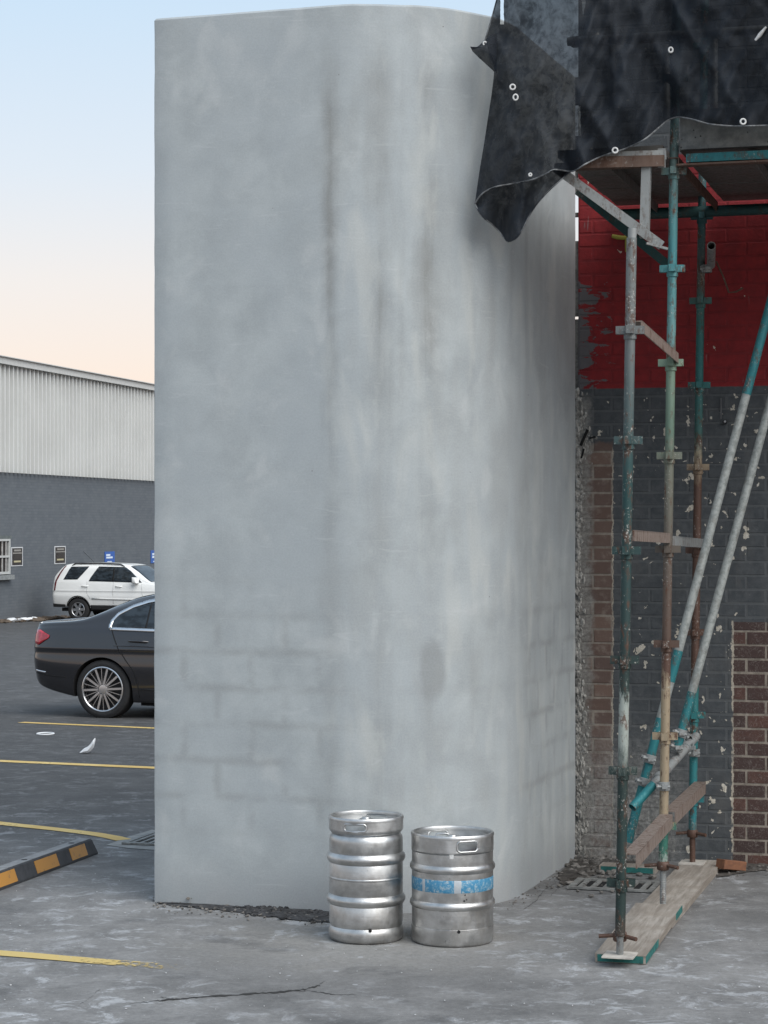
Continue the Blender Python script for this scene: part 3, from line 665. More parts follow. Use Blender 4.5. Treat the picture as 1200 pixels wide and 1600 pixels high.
class Car:
    """body lofted from tables of half width, roof height, belt height and sill height along x (x = 0 at rear axle)"""
    def __init__(s, W, ZT, BELT, ZB, tum, roofw, x0, x1, crease):
        s.W, s.ZT, s.BELT, s.ZB, s.tum, s.roofw, s.x0, s.x1, s.crease = W, ZT, BELT, ZB, tum, roofw, x0, x1, crease
    def section(s, x, n=6):
        w = smoothtab(x, s.W); zt = smoothtab(x, s.ZT); be = min(smoothtab(x, s.BELT), zt - 0.012); zb = smoothtab(x, s.ZB)
        up = zt - be; cz = min(s.crease, be - 0.03)
        ctl = [(0, zb + .02), (w * .80, zb + .02), (w - .075, zb + 0.02), (w - .035, zb + 0.10), (w - .008, lerp(zb, cz, .45)), (w + .004, lerp(zb, cz, .66)), (w - .008, cz - .07), (w, cz - .02), (w - .006, cz + .015), (w - .022, lerp(cz, be, .5)), (w - .045, be - .01)]
        g = w - .06 - s.tum * up
        rw = min(g, max(s.roofw, g * .9)) if up < .2 else g
        ctl += [(lerp(w - .055, g, .35), be + up * .34), (lerp(w - .055, g, .75), be + up * .70), (g - .02 - .03 * min(1, up / .3), be + up * .90), (g * .80, be + up * .97), (g * .45, be + up * .995), (0, zt)]
        out = []
        m = len(ctl)
        for i in range(m - 1):
            p0, p1, p2, p3 = ctl[max(i - 1, 0)], ctl[i], ctl[i + 1], ctl[min(i + 2, m - 1)]
            for j in range(n):
                t = j / n
                out.append(tuple(0.5 * (2 * b + (-a + c_) * t + (2 * a - 5 * b + 4 * c_ - d) * t * t + (-a + 3 * b - 3 * c_ + d) * t**3) if 2 <= i < m - 2 else lerp(b, c_, t) for a, b, c_, d in zip(p0, p1, p2, p3)))
        out.append(ctl[-1]); return out
    def side(s, x, z, off=0.0):
        sec = s.section(x)[14:]
        best = None
        for (ya, za), (yb, zb) in zip(sec, sec[1:]):
            if za <= z <= zb or (za >= z >= zb): best = ya + (yb - ya) * ((z - za) / (zb - za) if zb != za else 0)
            if best is not None: break
        if best is None: best = sec[0][0] if z < sec[0][1] else sec[-1][0]
        return best + off
    def top(s, x, y, off=0.0):
        sec = s.section(x)[-38:]
        for (ya, za), (yb, zb) in zip(sec, sec[1:]):
            if yb <= y <= ya: return za + (zb - za) * ((ya - y) / (ya - yb) if ya != yb else 0) + off
        return sec[-1][1] + off
    def body(s, name, mats, parent, wheels, wr, nst=90):
        mb = MB(); xs_ = []
        for i in range(nst + 1):
            t = i / nst; t = t + 0.06 * math.sin(2 * math.pi * t) * -1
            xs_.append(lerp(s.x0, s.x1, t))
        rows = []
        for x in xs_:
            h = s.section(x); ring = [V((x, -y, z)) for y, z in h] + [V((x, y, z)) for y, z in h[-2:0:-1]]
            rows.append(ring)
        w = len(rows[0])
        for r in rows: mb.v += r
        for j in range(len(rows) - 1):
            for i in range(w): mb.f.append((j * w + i, j * w + (i + 1) % w, (j + 1) * w + (i + 1) % w, (j + 1) * w + i))
        mb.f.append(tuple(range(w))); mb.f.append(tuple(range((len(rows) - 1) * w, len(rows) * w))[::-1])
        o = mb.build(name, mats, None, None, True)
        cut = MB()
        for wx in wheels:
            for sg in (-1, 1):
                cut.tube((wx, sg * 0.52, wr * .955), (wx, sg * 1.3, wr * .955), wr * 1.13, 40)
                cut.box((wx, sg * 0.91, wr * .2), (wr * 1.13 * .96, 0.389, wr * .74))
        cuts = []
        for wx in wheels:
            for sg in (-1, 1):
                c1 = MB(); n = 36; poly = []
                for i in range(n + 1):
                    a = math.pi * i / n; poly.append((wx + wr * 1.12 * math.cos(a), wr * .98 + wr * 1.12 * math.sin(a)))
                poly = [(wx + wr * 1.08, -0.3)] + poly + [(wx - wr * 1.08, -0.3)]
                c1.prism([V((a, sg * 0.50, b)) for a, b in poly], (0, sg * 0.8, 0))
                co = c1.build('cutter', mats, None, None, True); co.data.polygons.foreach_set('material_index', [1] * len(co.data.polygons))
                import bmesh
                bm = bmesh.new(); bm.from_mesh(co.data); bmesh.ops.recalc_face_normals(bm, faces=bm.faces); bm.to_mesh(co.data); bm.free()
                cuts.append(co)
        bm = bmesh.new(); bm.from_mesh(o.data); bmesh.ops.recalc_face_normals(bm, faces=bm.faces); bm.to_mesh(o.data); bm.free()
        for co in cuts:
            md = o.modifiers.new('cut', 'BOOLEAN'); md.operation = 'DIFFERENCE'; md.object = co; md.solver = 'EXACT'
        dg = bpy.context.evaluated_depsgraph_get(); dg.update()
        me = bpy.data.meshes.new_from_object(o.evaluated_get(dg)); o.modifiers.clear(); o.data = me
        for co in cuts: bpy.data.objects.remove(co)
        me.polygons.foreach_set('use_smooth', [True] * len(me.polygons)); me.set_sharp_from_angle(angle=R(38))
        o.parent = parent; return o
    def patch(s, name, poly, mat, parent, off=0.004, sg=-1, nx=26, nz=6, **kw):
        mb = MB(); mb.grid(col_fill(poly, lambda x, z: V((x, sg * s.side(x, z, off), z)), nx, nz))
        o = mb.build(name, mat, parent, 60, True, **kw); solidify(o, 0.006); return o
    def ribbon(s, name, pts, w, mat, parent, off=0.005, sg=-1, closed=False):
        d = []
        m = len(pts)
        for i in range(m if closed else m - 1):
            a, b = pts[i], pts[(i + 1) % m]
            for j in range(5): d.append((lerp(a[0], b[0], j / 5), lerp(a[1], b[1], j / 5)))
        if not closed: d.append(pts[-1])
        rows = [[], []]; L = len(d)
        for i, (x, z) in enumerate(d):
            a = d[(i - 1) % L] if closed or i else d[0]; b = d[(i + 1) % L] if closed or i < L - 1 else d[-1]
            tx, tz = b[0] - a[0], b[1] - a[1]; l = math.hypot(tx, tz) or 1; nx_, nz_ = -tz / l * w / 2, tx / l * w / 2
            for r, q in ((0, 1), (1, -1)):
                X, Z = x + nx_ * q, z + nz_ * q; rows[r].append(V((X, sg * s.side(X, Z, off), Z)))
        if closed: rows[0].append(rows[0][0]); rows[1].append(rows[1][0])
        o = MB().grid(rows).build(name, mat, parent, 60, True); solidify(o, 0.005); return o
    def topatch(s, name, xa, xb, wfun, mat, parent, off=0.004):
        rows = []
        for i in range(17):
            x = lerp(xa, xb, i / 16); hw = wfun(x); rows.append([V((x, hw * k / 8, s.top(x, abs(hw * k / 8), off))) for k in range(-8, 9)])
        o = MB().grid(rows).build(name, mat, parent, 60, True); solidify(o, 0.006); return o

def wheel(car, x, sg, r, rim_r, ymid, wid, spokes, parent, style):
    """tyre and rim; outer face at sg * (ymid + wid / 2)"""
    yo = ymid + wid / 2
    prof = [(rim_r, -wid / 2), (r - .02, -wid / 2), (r - .004, -wid / 2 + .02), (r, -wid / 2 + .045), (r, wid / 2 - .045), (r - .005, wid / 2 - .02), (r - .03, wid / 2 - .003), (rim_r + .02, wid / 2 + .002), (rim_r, wid / 2 - .008), (rim_r - .012, wid / 2 - .03), (rim_r - .02, -wid / 2)]
    mb = MB(); mb.lathe(prof, (x, sg * ymid, r), 56, (0, sg, 0), False); w = mb.build('wheel', M_tyre, parent, 40, True)
    mb = MB(); mb.lathe([(rim_r + .004, wid / 2 - .001), (rim_r - .006, wid / 2 + .003), (rim_r - .016, wid / 2 - .004), (rim_r - .02, wid / 2 - .03), (rim_r - .03, wid / 2 - .05)], (x, sg * ymid, r), 56, (0, sg, 0), False)
    O = V((x, sg * (yo - .012), r))
    for i in range(spokes):
        a = 2 * math.pi * i / spokes + .06; d = V((math.cos(a), 0, math.sin(a))); t = V((-math.sin(a), 0, math.cos(a)))
        if style == 'multi':
            wd_ = .006 if i % 2 else .021; ri = .055
            mb.box(O + d * ((ri + rim_r - .012) / 2), ((rim_r - .012 - ri) / 2, .008, wd_ / 2 * 1.15), (d, V((0, 1, 0)), t))
        else:
            pts = [O + d * .04 + t * .034, O + d * .04 - t * .034, O + d * (rim_r - .012) - t * .040, O + d * (rim_r - .012) + t * .040]
            mb.prism(pts, (0, -sg * .02, 0))
    mb.lathe([(.055, -.004), (.05, .002), (.03, .004), (.0, .004)], O, 24, (0, sg, 0), False)
    mb.build('rim', M_alloy, w, 40, True)
    mb = MB(); mb.lathe([(rim_r - .018, -.055), (0, -.05)], O, 40, (0, sg, 0), False); mb.build('brake_disc', M_alloyd, w, None, True)
    return w

# ---- dark grey sedan
TH = R(19); YC = 24.35; wpos = G(160, 1120); wpos = V(((160 - 600) / 3400 * YC, YC, gz(YC)))
org = wpos + V((math.sin(TH), math.cos(TH), 0)) * 0.88
sed = thing('sedan_car', 'dark grey sedan with chrome window trim, its front hidden by the rendered wall', 'car', (org.x, org.y, gz(org.y) + .002), -TH)
c1 = Car(W=[(-.985, .50), (-.965, .64), (-.92, .755), (-.82, .83), (-.6, .875), (-.2, .900), (.4, .905), (1.4, .905), (2.5, .905), (3.0, .89), (3.3, .83), (3.5, .72), (3.6, .58), (3.65, .40)],
         ZT=[(-.985, .80), (-.965, .93), (-.93, 1.02), (-.88, 1.062), (-.80, 1.072), (-.5, 1.09), (-.30, 1.118), (-.12, 1.19), (.10, 1.29), (.35, 1.375), (.65, 1.42), (1.0, 1.432), (1.4, 1.415), (1.7, 1.36), (2.05, 1.20), (2.42, 1.0), (2.6, .97), (3.0, .92), (3.35, .83), (3.55, .70), (3.65, .55)],
         BELT=[(-.985, .72), (-.95, .93), (-.88, .985), (-.5, 1.005), (0, 1.0), (.5, .985), (1.5, .955), (2.4, .93), (3.0, .86), (3.4, .74), (3.65, .50)],
         ZB=[(-.985, .56), (-.93, .40), (-.8, .32), (-.5, .245), (-.35, .22), (.5, .17), (2.4, .17), (3.2, .20), (3.65, .28)],
         tum=.50, roofw=.5, x0=-.985, x1=3.65, crease=.80)
M_bmw = paint_mat('dark_grey_metallic_paint', (0.026, 0.026, 0.030), 0.26, 1.0, 0.4)
c1.body('body', [M_bmw, M_liner], sed, (0.0, 2.81), 0.33)
glass_out = [(.085, 1.012), (.075, 1.05), (.085, 1.10), (.145, 1.175), (.30, 1.262), (.47, 1.318), (.64, 1.350), (1.0, 1.362), (1.4, 1.343), (1.7, 1.285), (1.98, 1.165), (2.22, 1.03), (2.24, .965), (1.2, .988), (.5, 1.003)]
for sg in (-1, 1):
    c1.patch('side_window', glass_out, M_cglass, sed, 0.003, sg, 50, 6)
    tr = c1.ribbon('window_trim', glass_out, 0.034, M_chrome, sed, 0.008, sg, True)
    c1.ribbon('pillar_seam', [(1.10, .985), (1.10, 1.36)], 0.05, M_seam, sed, 0.006, sg)
    c1.ribbon('pillar_seam', [(.515, 1.0), (.515, 1.325)], 0.018, M_seam, sed, 0.006, sg)
    dr = c1.ribbon('door_seam', [(.11, .99), (.15, .90), (.20, .80), (.30, .66), (.40, .55), (.44, .40), (.45, .25)], 0.009, M_seam, sed, 0.002, sg)
    c1.ribbon('door_seam', [(1.14, .98), (1.13, .7), (1.15, .28)], 0.009, M_seam, sed, 0.002, sg)
    c1.ribbon('side_crease', [(.15, .828), (.9, .815), (2.2, .80)], 0.012, M_bmw, sed, 0.003, sg)
    c1.ribbon('bumper_seam', [(-.88, .50), (-.7, .475), (-.46, .46)], 0.008, M_seam, sed, 0.002, sg)
    c1.ribbon('sill_seam', [(.47, .345), (1.2, .325), (2.3, .325)], 0.008, M_plast, sed, 0.004, sg)
    c1.patch('tail_light', [(-.90, .83), (-.905, .90), (-.875, .985), (-.82, .985), (-.68, .925), (-.69, .895), (-.83, .815)], M_lamp, sed, 0.007, sg, 18, 5)
    c1.patch('reflector', [(-.89, .515), (-.885, .535), (-.72, .515), (-.73, .498)], M_chrome, sed, 0.003, sg, 10, 2)
    mb = MB(); y = c1.side(.45, .875); mb.sweep([V((.33, sg * (y - .005), .878)), V((.36, sg * (y + .026), .882)), V((.45, sg * (y + .034), .881)), V((.53, sg * (y + .028), .877)), V((.56, sg * (y - .005), .872))], .013, 8); mb.build('door_handle', M_bmw, sed, 60, True)
    for wx in (0.0, 2.81): wheel(c1, wx, sg, .332, .252, .77, .225, 20, sed, 'multi')
c1.topatch('rear_window', -.20, .42, lambda x: interp(x, [(-.2, .60), (.42, .50)]), M_cglass, sed)
c1.topatch('windscreen', 1.62, 2.36, lambda x: interp(x, [(1.62, .50), (2.36, .66)]), M_cglass, sed)
c1.topatch('boot_lid_edge', -.885, -.86, lambda x: .70, M_chrome, sed, .006)
mb = MB(); mb.box((1.4, 0, .20), (1.0, .72, .05)); mb.build('underbody', M_liner, sed, None, True)

# ---- white four-wheel drive by the warehouse
TH2 = R(19); YC = 63.0; wpos = V(((122 - 600) / 3400 * YC, YC, 0)); org = wpos + V((math.sin(TH2), math.cos(TH2), 0)) * 0.86
suv = thing('suv_car', 'white boxy four-wheel drive with roof rails parked nose-out by the grey wall', 'car', (org.x, org.y, gz(org.y) + .005), -TH2)
c2 = Car(W=[(-.90, .70), (-.87, .78), (-.78, .835), (-.5, .865), (0, .885), (1.5, .885), (2.6, .88), (3.1, .83), (3.35, .74), (3.5, .55)],
         ZT=[(-.90, 1.0), (-.87, 1.25), (-.80, 1.36), (-.66, 1.55), (-.52, 1.64), (-.3, 1.675), (.3, 1.695), (1.2, 1.675), (1.5, 1.63), (1.75, 1.50), (2.32, 1.13), (2.6, 1.08), (3.1, 1.0), (3.35, .90), (3.5, .72)],
         BELT=[(-.90, .95), (-.82, 1.14), (-.5, 1.165), (.5, 1.145), (2.2, 1.09), (2.7, 1.02), (3.1, .93), (3.35, .82), (3.5, .66)],
         ZB=[(-.90, .42), (-.5, .40), (.4, .36), (2.2, .36), (3.2, .38), (3.5, .42)], tum=.30, roofw=.6, x0=-.90, x1=3.5, crease=.90)
M_crv = paint_mat('white_car_paint', (0.82, 0.825, 0.81), 0.35, 0.8)
c2.body('body', [M_crv, M_liner], suv, (0.0, 2.62), 0.335)
for sg in (-1, 1):
    c2.patch('quarter_window', [(-.50, 1.20), (-.315, 1.575), (.27, 1.585), (.24, 1.53), (-.04, 1.205)], M_cglass, suv, 0.004, sg, 20, 6)
    c2.patch('side_window', [(.33, 1.16), (.345, 1.22), (.58, 1.585), (1.42, 1.57), (1.62, 1.46), (2.02, 1.13)], M_cglass, suv, 0.004, sg, 40, 6)
    c2.ribbon('pillar_seam', [(1.10, 1.16), (1.08, 1.57)], 0.05, M_seam, suv, 0.008, sg)
    c2.patch('tail_light', [(-.79, .88), (-.775, 1.15), (-.70, 1.32), (-.52, 1.60), (-.485, 1.60), (-.64, 1.33), (-.72, 1.15), (-.745, .88)], M_lampd, suv, 0.006, sg, 26, 6)
    for xs_ in ([(.28, 1.14), (.30, .8), (.40, .66)], [(1.12, 1.14), (1.13, .52)], [(2.02, 1.1), (2.05, .8), (2.12, .6)]): c2.ribbon('door_seam', xs_, 0.008, plain('white_panel_gap', (0.35, .35, .35)), suv, 0.002, sg)
    c2.patch('sill_cladding', [(.40, .33), (.40, .47), (2.2, .47), (2.2, .33)], M_plast, suv, 0.006, sg, 30, 3)
    c2.patch('rear_bumper_skirt', [(-.86, .40), (-.86, .50), (-.42, .48), (-.42, .40)], M_plast, suv, 0.006, sg, 10, 3)
    c2.ribbon('rubbing_strip', [(.45, .66), (2.1, .64)], 0.05, M_crv, suv, 0.012, sg)
    for hx in (.12, 1.2):
        mb = MB(); y = c2.side(hx + .1, 1.0); mb.sweep([V((hx, sg * (y - .01), 1.02)), V((hx + .03, sg * (y + .03), 1.02)), V((hx + .17, sg * (y + .03), 1.015)), V((hx + .2, sg * (y - .01), 1.015))], .016, 8); mb.build('door_handle', M_crv, suv, 60, True)
    mb = MB(); yr = 0.63; mb.sweep([V((-.30, sg * yr, c2.top(-.3, yr) - .01)), V((-.2, sg * yr, c2.top(-.2, yr) + .05)), V((.6, sg * yr, c2.top(.6, yr) + .055)), V((1.25, sg * yr, c2.top(1.25, yr) + .05)), V((1.38, sg * yr, c2.top(1.38, yr) - .01))], .020, 8); mb.build('roof_rail', M_plast, suv, 60, True)
    mb = MB(); y = c2.side(1.86, 1.15); mb.bbox((1.86, sg * (y + .13), 1.20), (.07, .11, .085), None, .03); mb.build('side_mirror', M_crv, suv, 50, True)
    for wx in (0.0, 2.62): wheel(c2, wx, sg, .335, .205, .765, .20, 6, suv, 'six')
    a = [(wx_, z_) for wx_, z_ in [(.41 * math.cos(math.pi * i / 16), .335 + .415 * math.sin(math.pi * i / 16)) for i in range(1, 16)]]
    c2.ribbon('wheel_arch_lip', [(q[0] * .945, .335 + (q[1] - .335) * .945) for q in a], 0.03, M_plast, suv, 0.004, sg)
c2.topatch('windscreen', 1.56, 2.26, lambda x: interp(x, [(1.56, .60), (2.26, .72)]), M_cglass, suv)
c2.topatch('rear_screen', -.80, -.56, lambda x: .60, M_cglass, suv)
mb = MB(); mb.lathe([(0, -.0), (.30, 0), (.335, .04), (.335, .15), (.28, .19), (0, .19)], (-.89, 0, .88), 36, (-1, 0, 0)); mb.build('spare_wheel', M_tyre, suv, 40, True)
mb = MB(); mb.box((1.3, 0, .33), (1.9, .70, .05)); mb.build('underbody', M_liner, suv, None, True)
mb = MB(); mb.tube((-.05, .3, 1.68), (-.42, .3, 2.0), .006, 6); mb.build('aerial', M_plast, suv, None, True)

# ================================================================== SCAFFOLD
SM = V((1.525, 11.65, 0))
def SP(a, b, z): return SM + U * a + VV * b + ZZ * z
scf = thing('scaffold', 'rusty teal and galvanised tube scaffold against the old brick wall', 'scaffold', SM, -T16)
def pole_mat(name, stops, speck=0.5, rust=0.5, metal=0.25):
    """paint colours by height with ragged borders, scrapes and mortar spatter"""
    k = NT(name, 0.6, metal); p_ = k.pos(); z_ = k.xyz(p_)[2]
    n1 = k.noise(k.scale(p_, (1, 1, .35)), 38, 6, 0.75); n2 = k.noise(p_, 9, 4, 0.6); n3 = k.noise(p_, 75, 4, 0.7)
    zz = k.math('ADD', z_, k.math('MULTIPLY', k.math('SUBTRACT', n1, 0.5), 0.55))
    z0, z1 = stops[0][0], stops[-1][0]
    q = k.math('DIVIDE', k.math('SUBTRACT', zz, z0), z1 - z0)
    c = k.ramp(q, [((a - z0) / (z1 - z0), col) for a, col in stops])
    c = k.mix(k.mr(k.math('ADD', n1, k.math('MULTIPLY', k.math('SUBTRACT', n2, .5), .5)), 0.51, 0.66, 0, min(1, rust * 1.5)), c, k.mix(n3, (0.05, 0.022, 0.014), (0.13, 0.065, 0.04)))
    c = k.mix(k.mr(k.math('ADD', n3, k.math('MULTIPLY', n2, .5)), 0.85, 0.97, 0, min(1, speck * 1.2)), c, (0.40, 0.39, 0.36))
    k.color(c); k.bump(n1, 0.4, 0.004); k.rough(k.mr(n1, .3, .7, .45, .8)); return k.m
TEAL = (0.022, 0.145, 0.160); DTEAL = (0.014, 0.052, 0.052); GREEN = (0.095, 0.15, 0.115); GALV = (0.27, 0.285, 0.285); RUST = (0.085, 0.045, 0.032); CREAM = (0.29, 0.23, 0.155); DGREEN = (0.018, 0.035, 0.032); PALE = (0.30, 0.33, 0.30)
M_pF = pole_mat('outer_pole_paint', [(0.0, RUST), (.25, DGREEN), (.9, DGREEN), (1.08, PALE), (1.25, PALE), (1.32, DGREEN), (1.8, (0.022, .048, .047)), (2.3, DTEAL), (2.75, (0.085, .11, .11)), (2.95, (.13, .14, .14)), (3.5, (.16, .175, .172))], .75, .55)
M_pM = pole_mat('middle_pole_paint', [(0.0, PALE), (.28, PALE), (.34, (0.03, .15, .11)), (.47, (0.03, .13, .10)), (.52, CREAM), (1.2, CREAM), (1.3, RUST), (2.0, (0.10, .085, .07)), (2.45, (0.13, .14, .11)), (2.6, GREEN), (3.0, (0.17, .24, .18)), (3.06, RUST), (3.1, (0.11, .22, .22)), (3.5, (0.05, .20, .215)), (3.75, (0.07, .20, .21)), (4.0, (0.10, .15, .14)), (4.4, (0.05, .11, .12)), (6.2, DTEAL)], .7, .75)
M_pB = pole_mat('inner_pole_paint', [(0.0, RUST), (.22, (0.15, .11, .09)), (.28, (0.02, .17, .19)), (1.1, (0.02, .14, .14)), (1.2, RUST), (2.35, RUST), (2.5, CREAM), (2.62, (0.04, .10, .09)), (3.05, (0.02, .13, .13)), (3.4, (0.04, .14, .13)), (3.6, (0.10, .10, .09)), (3.85, (0.03, .09, .10)), (6.2, DTEAL)], .6, .65)
M_rust = pole_mat('rusty_steel', [(-1, RUST), (7, (0.11, .07, .05))], .25, .6)
M_rpink = pole_mat('rust_pink_angle', [(-1, (0.20, .16, .138)), (7, (0.24, .185, .155))], .5, .6)
M_galv = pole_mat('weathered_galvanised', [(-1, (.22, .23, .228)), (7, (0.28, .29, .285))], .7, .4, .3)
M_teal = pole_mat('scratched_teal_paint', [(-1, (0.010, .135, .15)), (7, TEAL)], .5, .45)
M_dteal = pole_mat('dark_teal_paint', [(-1, DTEAL), (7, DTEAL)], .15, .3)
M_deck = pole_mat('dirty_steel_deck', [(-1, (0.10, .095, .085)), (7, (0.13, .125, .115))], .25, .3)
TR = 0.0245
def standard(lo, hi, z0, z1, rings, mat, spin=0.0, r=TR, lug=None):
    """lo, hi: points of the tube axis at z0 and z1"""
    mb = MB(); mb.pipe(lo, hi, r, .004, 20); st_ = mb.build('standard', mat, scf, 40)
    for zc in rings:
        q = lo.lerp(hi, (zc - z0) / (z1 - z0)); c_ = MB(); cs, sn = math.cos(spin), math.sin(spin)
        a1 = U * cs + VV * sn; a2 = -U * sn + VV * cs
        for d, t in ((a1, a2), (-a1, a2), (a2, a1), (-a2, a1)):
            for sg in (-1, 1):      # two cheeks of each pressed V lug
                c_.beam(q + d * (r - .004) + t * sg * .019, q + d * (r + .042) + t * sg * .013, .006, .038)
            c_.beam(q + d * (r + .040) - t * .016, q + d * (r + .040) + t * .016, .006, .038)
        c_.lathe([(r + .0015, -.045), (r + .006, -.042), (r + .006, -.012), (r + .0015, -.008)], q, 18, (0, 0, 1), False)
        c_.build('lug_collar', lug or mat, st_, 30)
    return st_
# three standards in a row square to the wall
fA, fB = P(969, 1462, 10.33), P(987, 372, 10.33); fB2 = P(988, 358, 10.33)
standard(fA, fB, fA.z, fB.z, [P(975, y, 10.33).z for y in (516, 688, 860, 1031, 1204, 1379)], M_pF, .1)
mb = MB(); mb.pipe(P(986.5, 415, 10.33), fB2 + ZZ * .003, .0205, .004, 20); sp_ = mb.build('spigot', M_galv, scf, 40)
mb = MB(); q = P(988, 385, 10.33); mb.tube(q + V((0, -.0215, 0)), q + V((0, -.0195, 0)), .006, 12); mb.build('pin_hole', M_dark, sp_)
mA, mBt = P(1036, 1350, 11.65), P(1060, -190, 11.65)
standard(mA, mBt, mA.z, mBt.z, [P(1045, y, 11.65).z for y in (-25, 122, 268, 420, 567, 712, 858, 1006, 1150, 1290)], M_pM, .1)
bA, bBt = P(1082, 1300, 13.22), P(1104, -150, 13.22)
standard(bA, bBt, bA.z, bBt.z, [P(1090, y, 13.22).z for y in (-60, 72, 205, 338, 470, 602, 730, 860, 988, 1117, 1248)], M_pB, .1)
# base jacks
def jack(p, top, plate_z, mat, label=None):
    mb = MB(); mb.tube(V((p.x, p.y, plate_z)), V((top.x, top.y, top.z)), .017, 14)
    n_ = int((top.z - plate_z) / .012)
    for i in range(n_):
        z_ = plate_z + .012 * i; mb.lathe([(.0165, 0), (.0185, .003), (.0165, .006)], V((p.x, p.y, z_)), 12, (0, 0, 1), False)
    j = mb.build('base_jack', mat, scf, 40)
    mb = MB(); mb.box(V((p.x, p.y, plate_z + .004)), (.075, .075, .004), (U, VV, ZZ)); mb.build('base_plate', plain('pale_base_plate', (0.45, .42, .38), .7, .1, .2, 20), j)
    mb = MB(); c_ = V((p.x, p.y, top.z - .004)); mb.lathe([(.028, -.028), (.033, -.022), (.033, .012), (.027, .02)], c_, 16, (0, 0, 1), False)
    for d in (U * .8 + VV * -.45, -U * .95 - VV * .15): mb.tube(c_ + d.normalized() * .025, c_ + d.normalized() * .10 + ZZ * -.006, .010, 10)
    mb.build('wing_nut', M_rust, j, 40)
jf = P(968.5, 1480, 10.36); jack(V((jf.x, jf.y, 0)), fA, .0475, M_galv)
jm = P(1036, 1408, 11.62); jack(V((mA.x, mA.y, 0)), mA, .0440, M_galv)
jb = bA; jack(V((bA.x, bA.y, 0)), bA, .0440, M_rust)
# angle-iron transoms from standard to standard
def angle(p0, p1, mat, name='transom', w=.05, flip=1):
    mb = MB(); d = (p1 - p0).normalized(); x = d.cross(ZZ).normalized()
    mb.beam(p0, p1, w, .006); mb.beam(p0 - ZZ * w / 2 + x * flip * (w / 2 - .003), p1 - ZZ * w / 2 + x * flip * (w / 2 - .003), .006, w)
    return mb.build(name, mat, scf)
angle(P(995, 502, 10.37), P(1053, 553, 11.63), M_rpink, flip=1)
angle(P(982, 829, 10.37), P(1040, 834, 11.63), M_rpink, flip=1)
angle(P(1044, 838, 11.68), P(1094, 843, 13.2), M_galv, flip=1)
angle(P(984, 1335, 10.37), P(1041, 1273, 11.63), M_rpink, w=.068, flip=1)
angle(P(1046, 1268, 11.68), P(1094, 1222, 13.2), M_rpink, w=.068, flip=1)
# hop-up bracket beside the platform
def flat(p0, p1, w, t, mat, name, up=VV):
    mb = MB(); mb.beam(p0, p1, t, w, up.cross((p1 - p0).normalized())); return mb.build(name, mat, scf)
dg0, dg1 = P(868, 262, 11.62), P(1034, 384, 11.58)
mb = MB(); mb.beam(dg0, dg1, .05, .05, VV); mb.build('bracket_strut', M_galv, scf)
mb = MB(); mb.beam(P(1010.5, 252, 11.60), P(1007, 372, 11.60), .048, .048, VV); mb.build('bracket_post', M_galv, scf)
mb = MB(); mb.beam(P(908, 247, 11.60), P(1040, 243, 11.60), .05, .055, VV); mb.build('bracket_rail', M_galv, scf)
mb = MB(); mb.beam(P(905, 254, 11.56), P(1038, 251, 11.56), .06, .008, VV); mb.build('bracket_rail', M_rust, scf)
mb = MB(); mb.beam(P(1034, 232, 11.58), P(1034, 262, 11.58), .04, .012, VV); mb.build('bracket_hook', M_galv, scf)
mb = MB(); mb.beam(P(1010, 380, 11.57), P(1043, 389, 11.57), .012, .05, VV); mb.build('bracket_hook', M_galv, scf)
mb = MB(); mb.beam(P(905, 300, 12.75), P(1046, 416, 12.45), .05, .06, VV); mb.build('bracket_strut', M_dteal, scf)
mb = MB(); mb.tube(P(988, 366, 10.35), P(990, 366, 11.58), .018, 12); mb.build('tie_tube', M_galv, scf, 40)
# working platform: ledgers, transoms, steel planks and toe board
zP = 4.10
mb = MB(); mb.beam(SP(.10, -.03, zP - .05), SP(2.2, -.03, zP - .05), .05, .045); mb.build('ledger', M_teal, scf)
mb = MB(); mb.beam(SP(.05, -.03, zP - .085), SP(2.2, -.03, zP - .085), .075, .010); mb.build('ledger', M_rust, scf)
mb = MB(); mb.tube(SP(-.62, 1.60, zP - .10), SP(2.4, 1.60, zP - .10), .034, 14); mb.build('ledger', M_dteal, scf, 40)
mb = MB(); mb.tube(SP(-.62, -.0, zP - .06), SP(-.03, -.0, zP - .06), .024, 14); mb.build('ledger', M_rust, scf, 40)
for a in (.03, .44, 1.3):
    angle(SP(a, -.02, zP - .04), SP(a + (.0), 1.60, zP - .05), M_rust if a < .1 else M_deck, 'transom', .055)
angle(SP(-.33, .02, zP - .04), SP(-.33, 1.60, zP - .05), M_deck, 'transom', .05)
for i in range(8):  # rearmost planks are added up to the wall to darken the brick below
    b0 = -.02 + i * .235
    for a0, a1 in ((-.60, -.03), (.06, 2.2)):
        mb = MB(); mb.beam(SP(a0, b0 + .11, zP + .012 + random.uniform(-.004, .004)), SP(a1, b0 + .11, zP + .012), .226, .038); mb.build('plank', M_deck, scf)
k = NT('perforated_toe_board', 0.7, 0.2); o_ = k.obj(); v_ = k.vor(k.scale(o_, (1, 1, 1)), 24); nn_ = k.noise(o_, 12, 5, .7)
k.color(k.mix(k.mr(v_.outputs['Distance'], .10, .14, 1, 0), k.mix(k.mr(nn_, .3, .7), (0.075, .08, .08), (0.15, .155, .15)), (0.02, .02, .02))); M_toe = k.m
mb = MB(); mb.beam(SP(.07, -.05, zP + .10), SP(2.2, -.05, zP + .10), .03, .21); mb.build('toe_board', M_toe, scf)
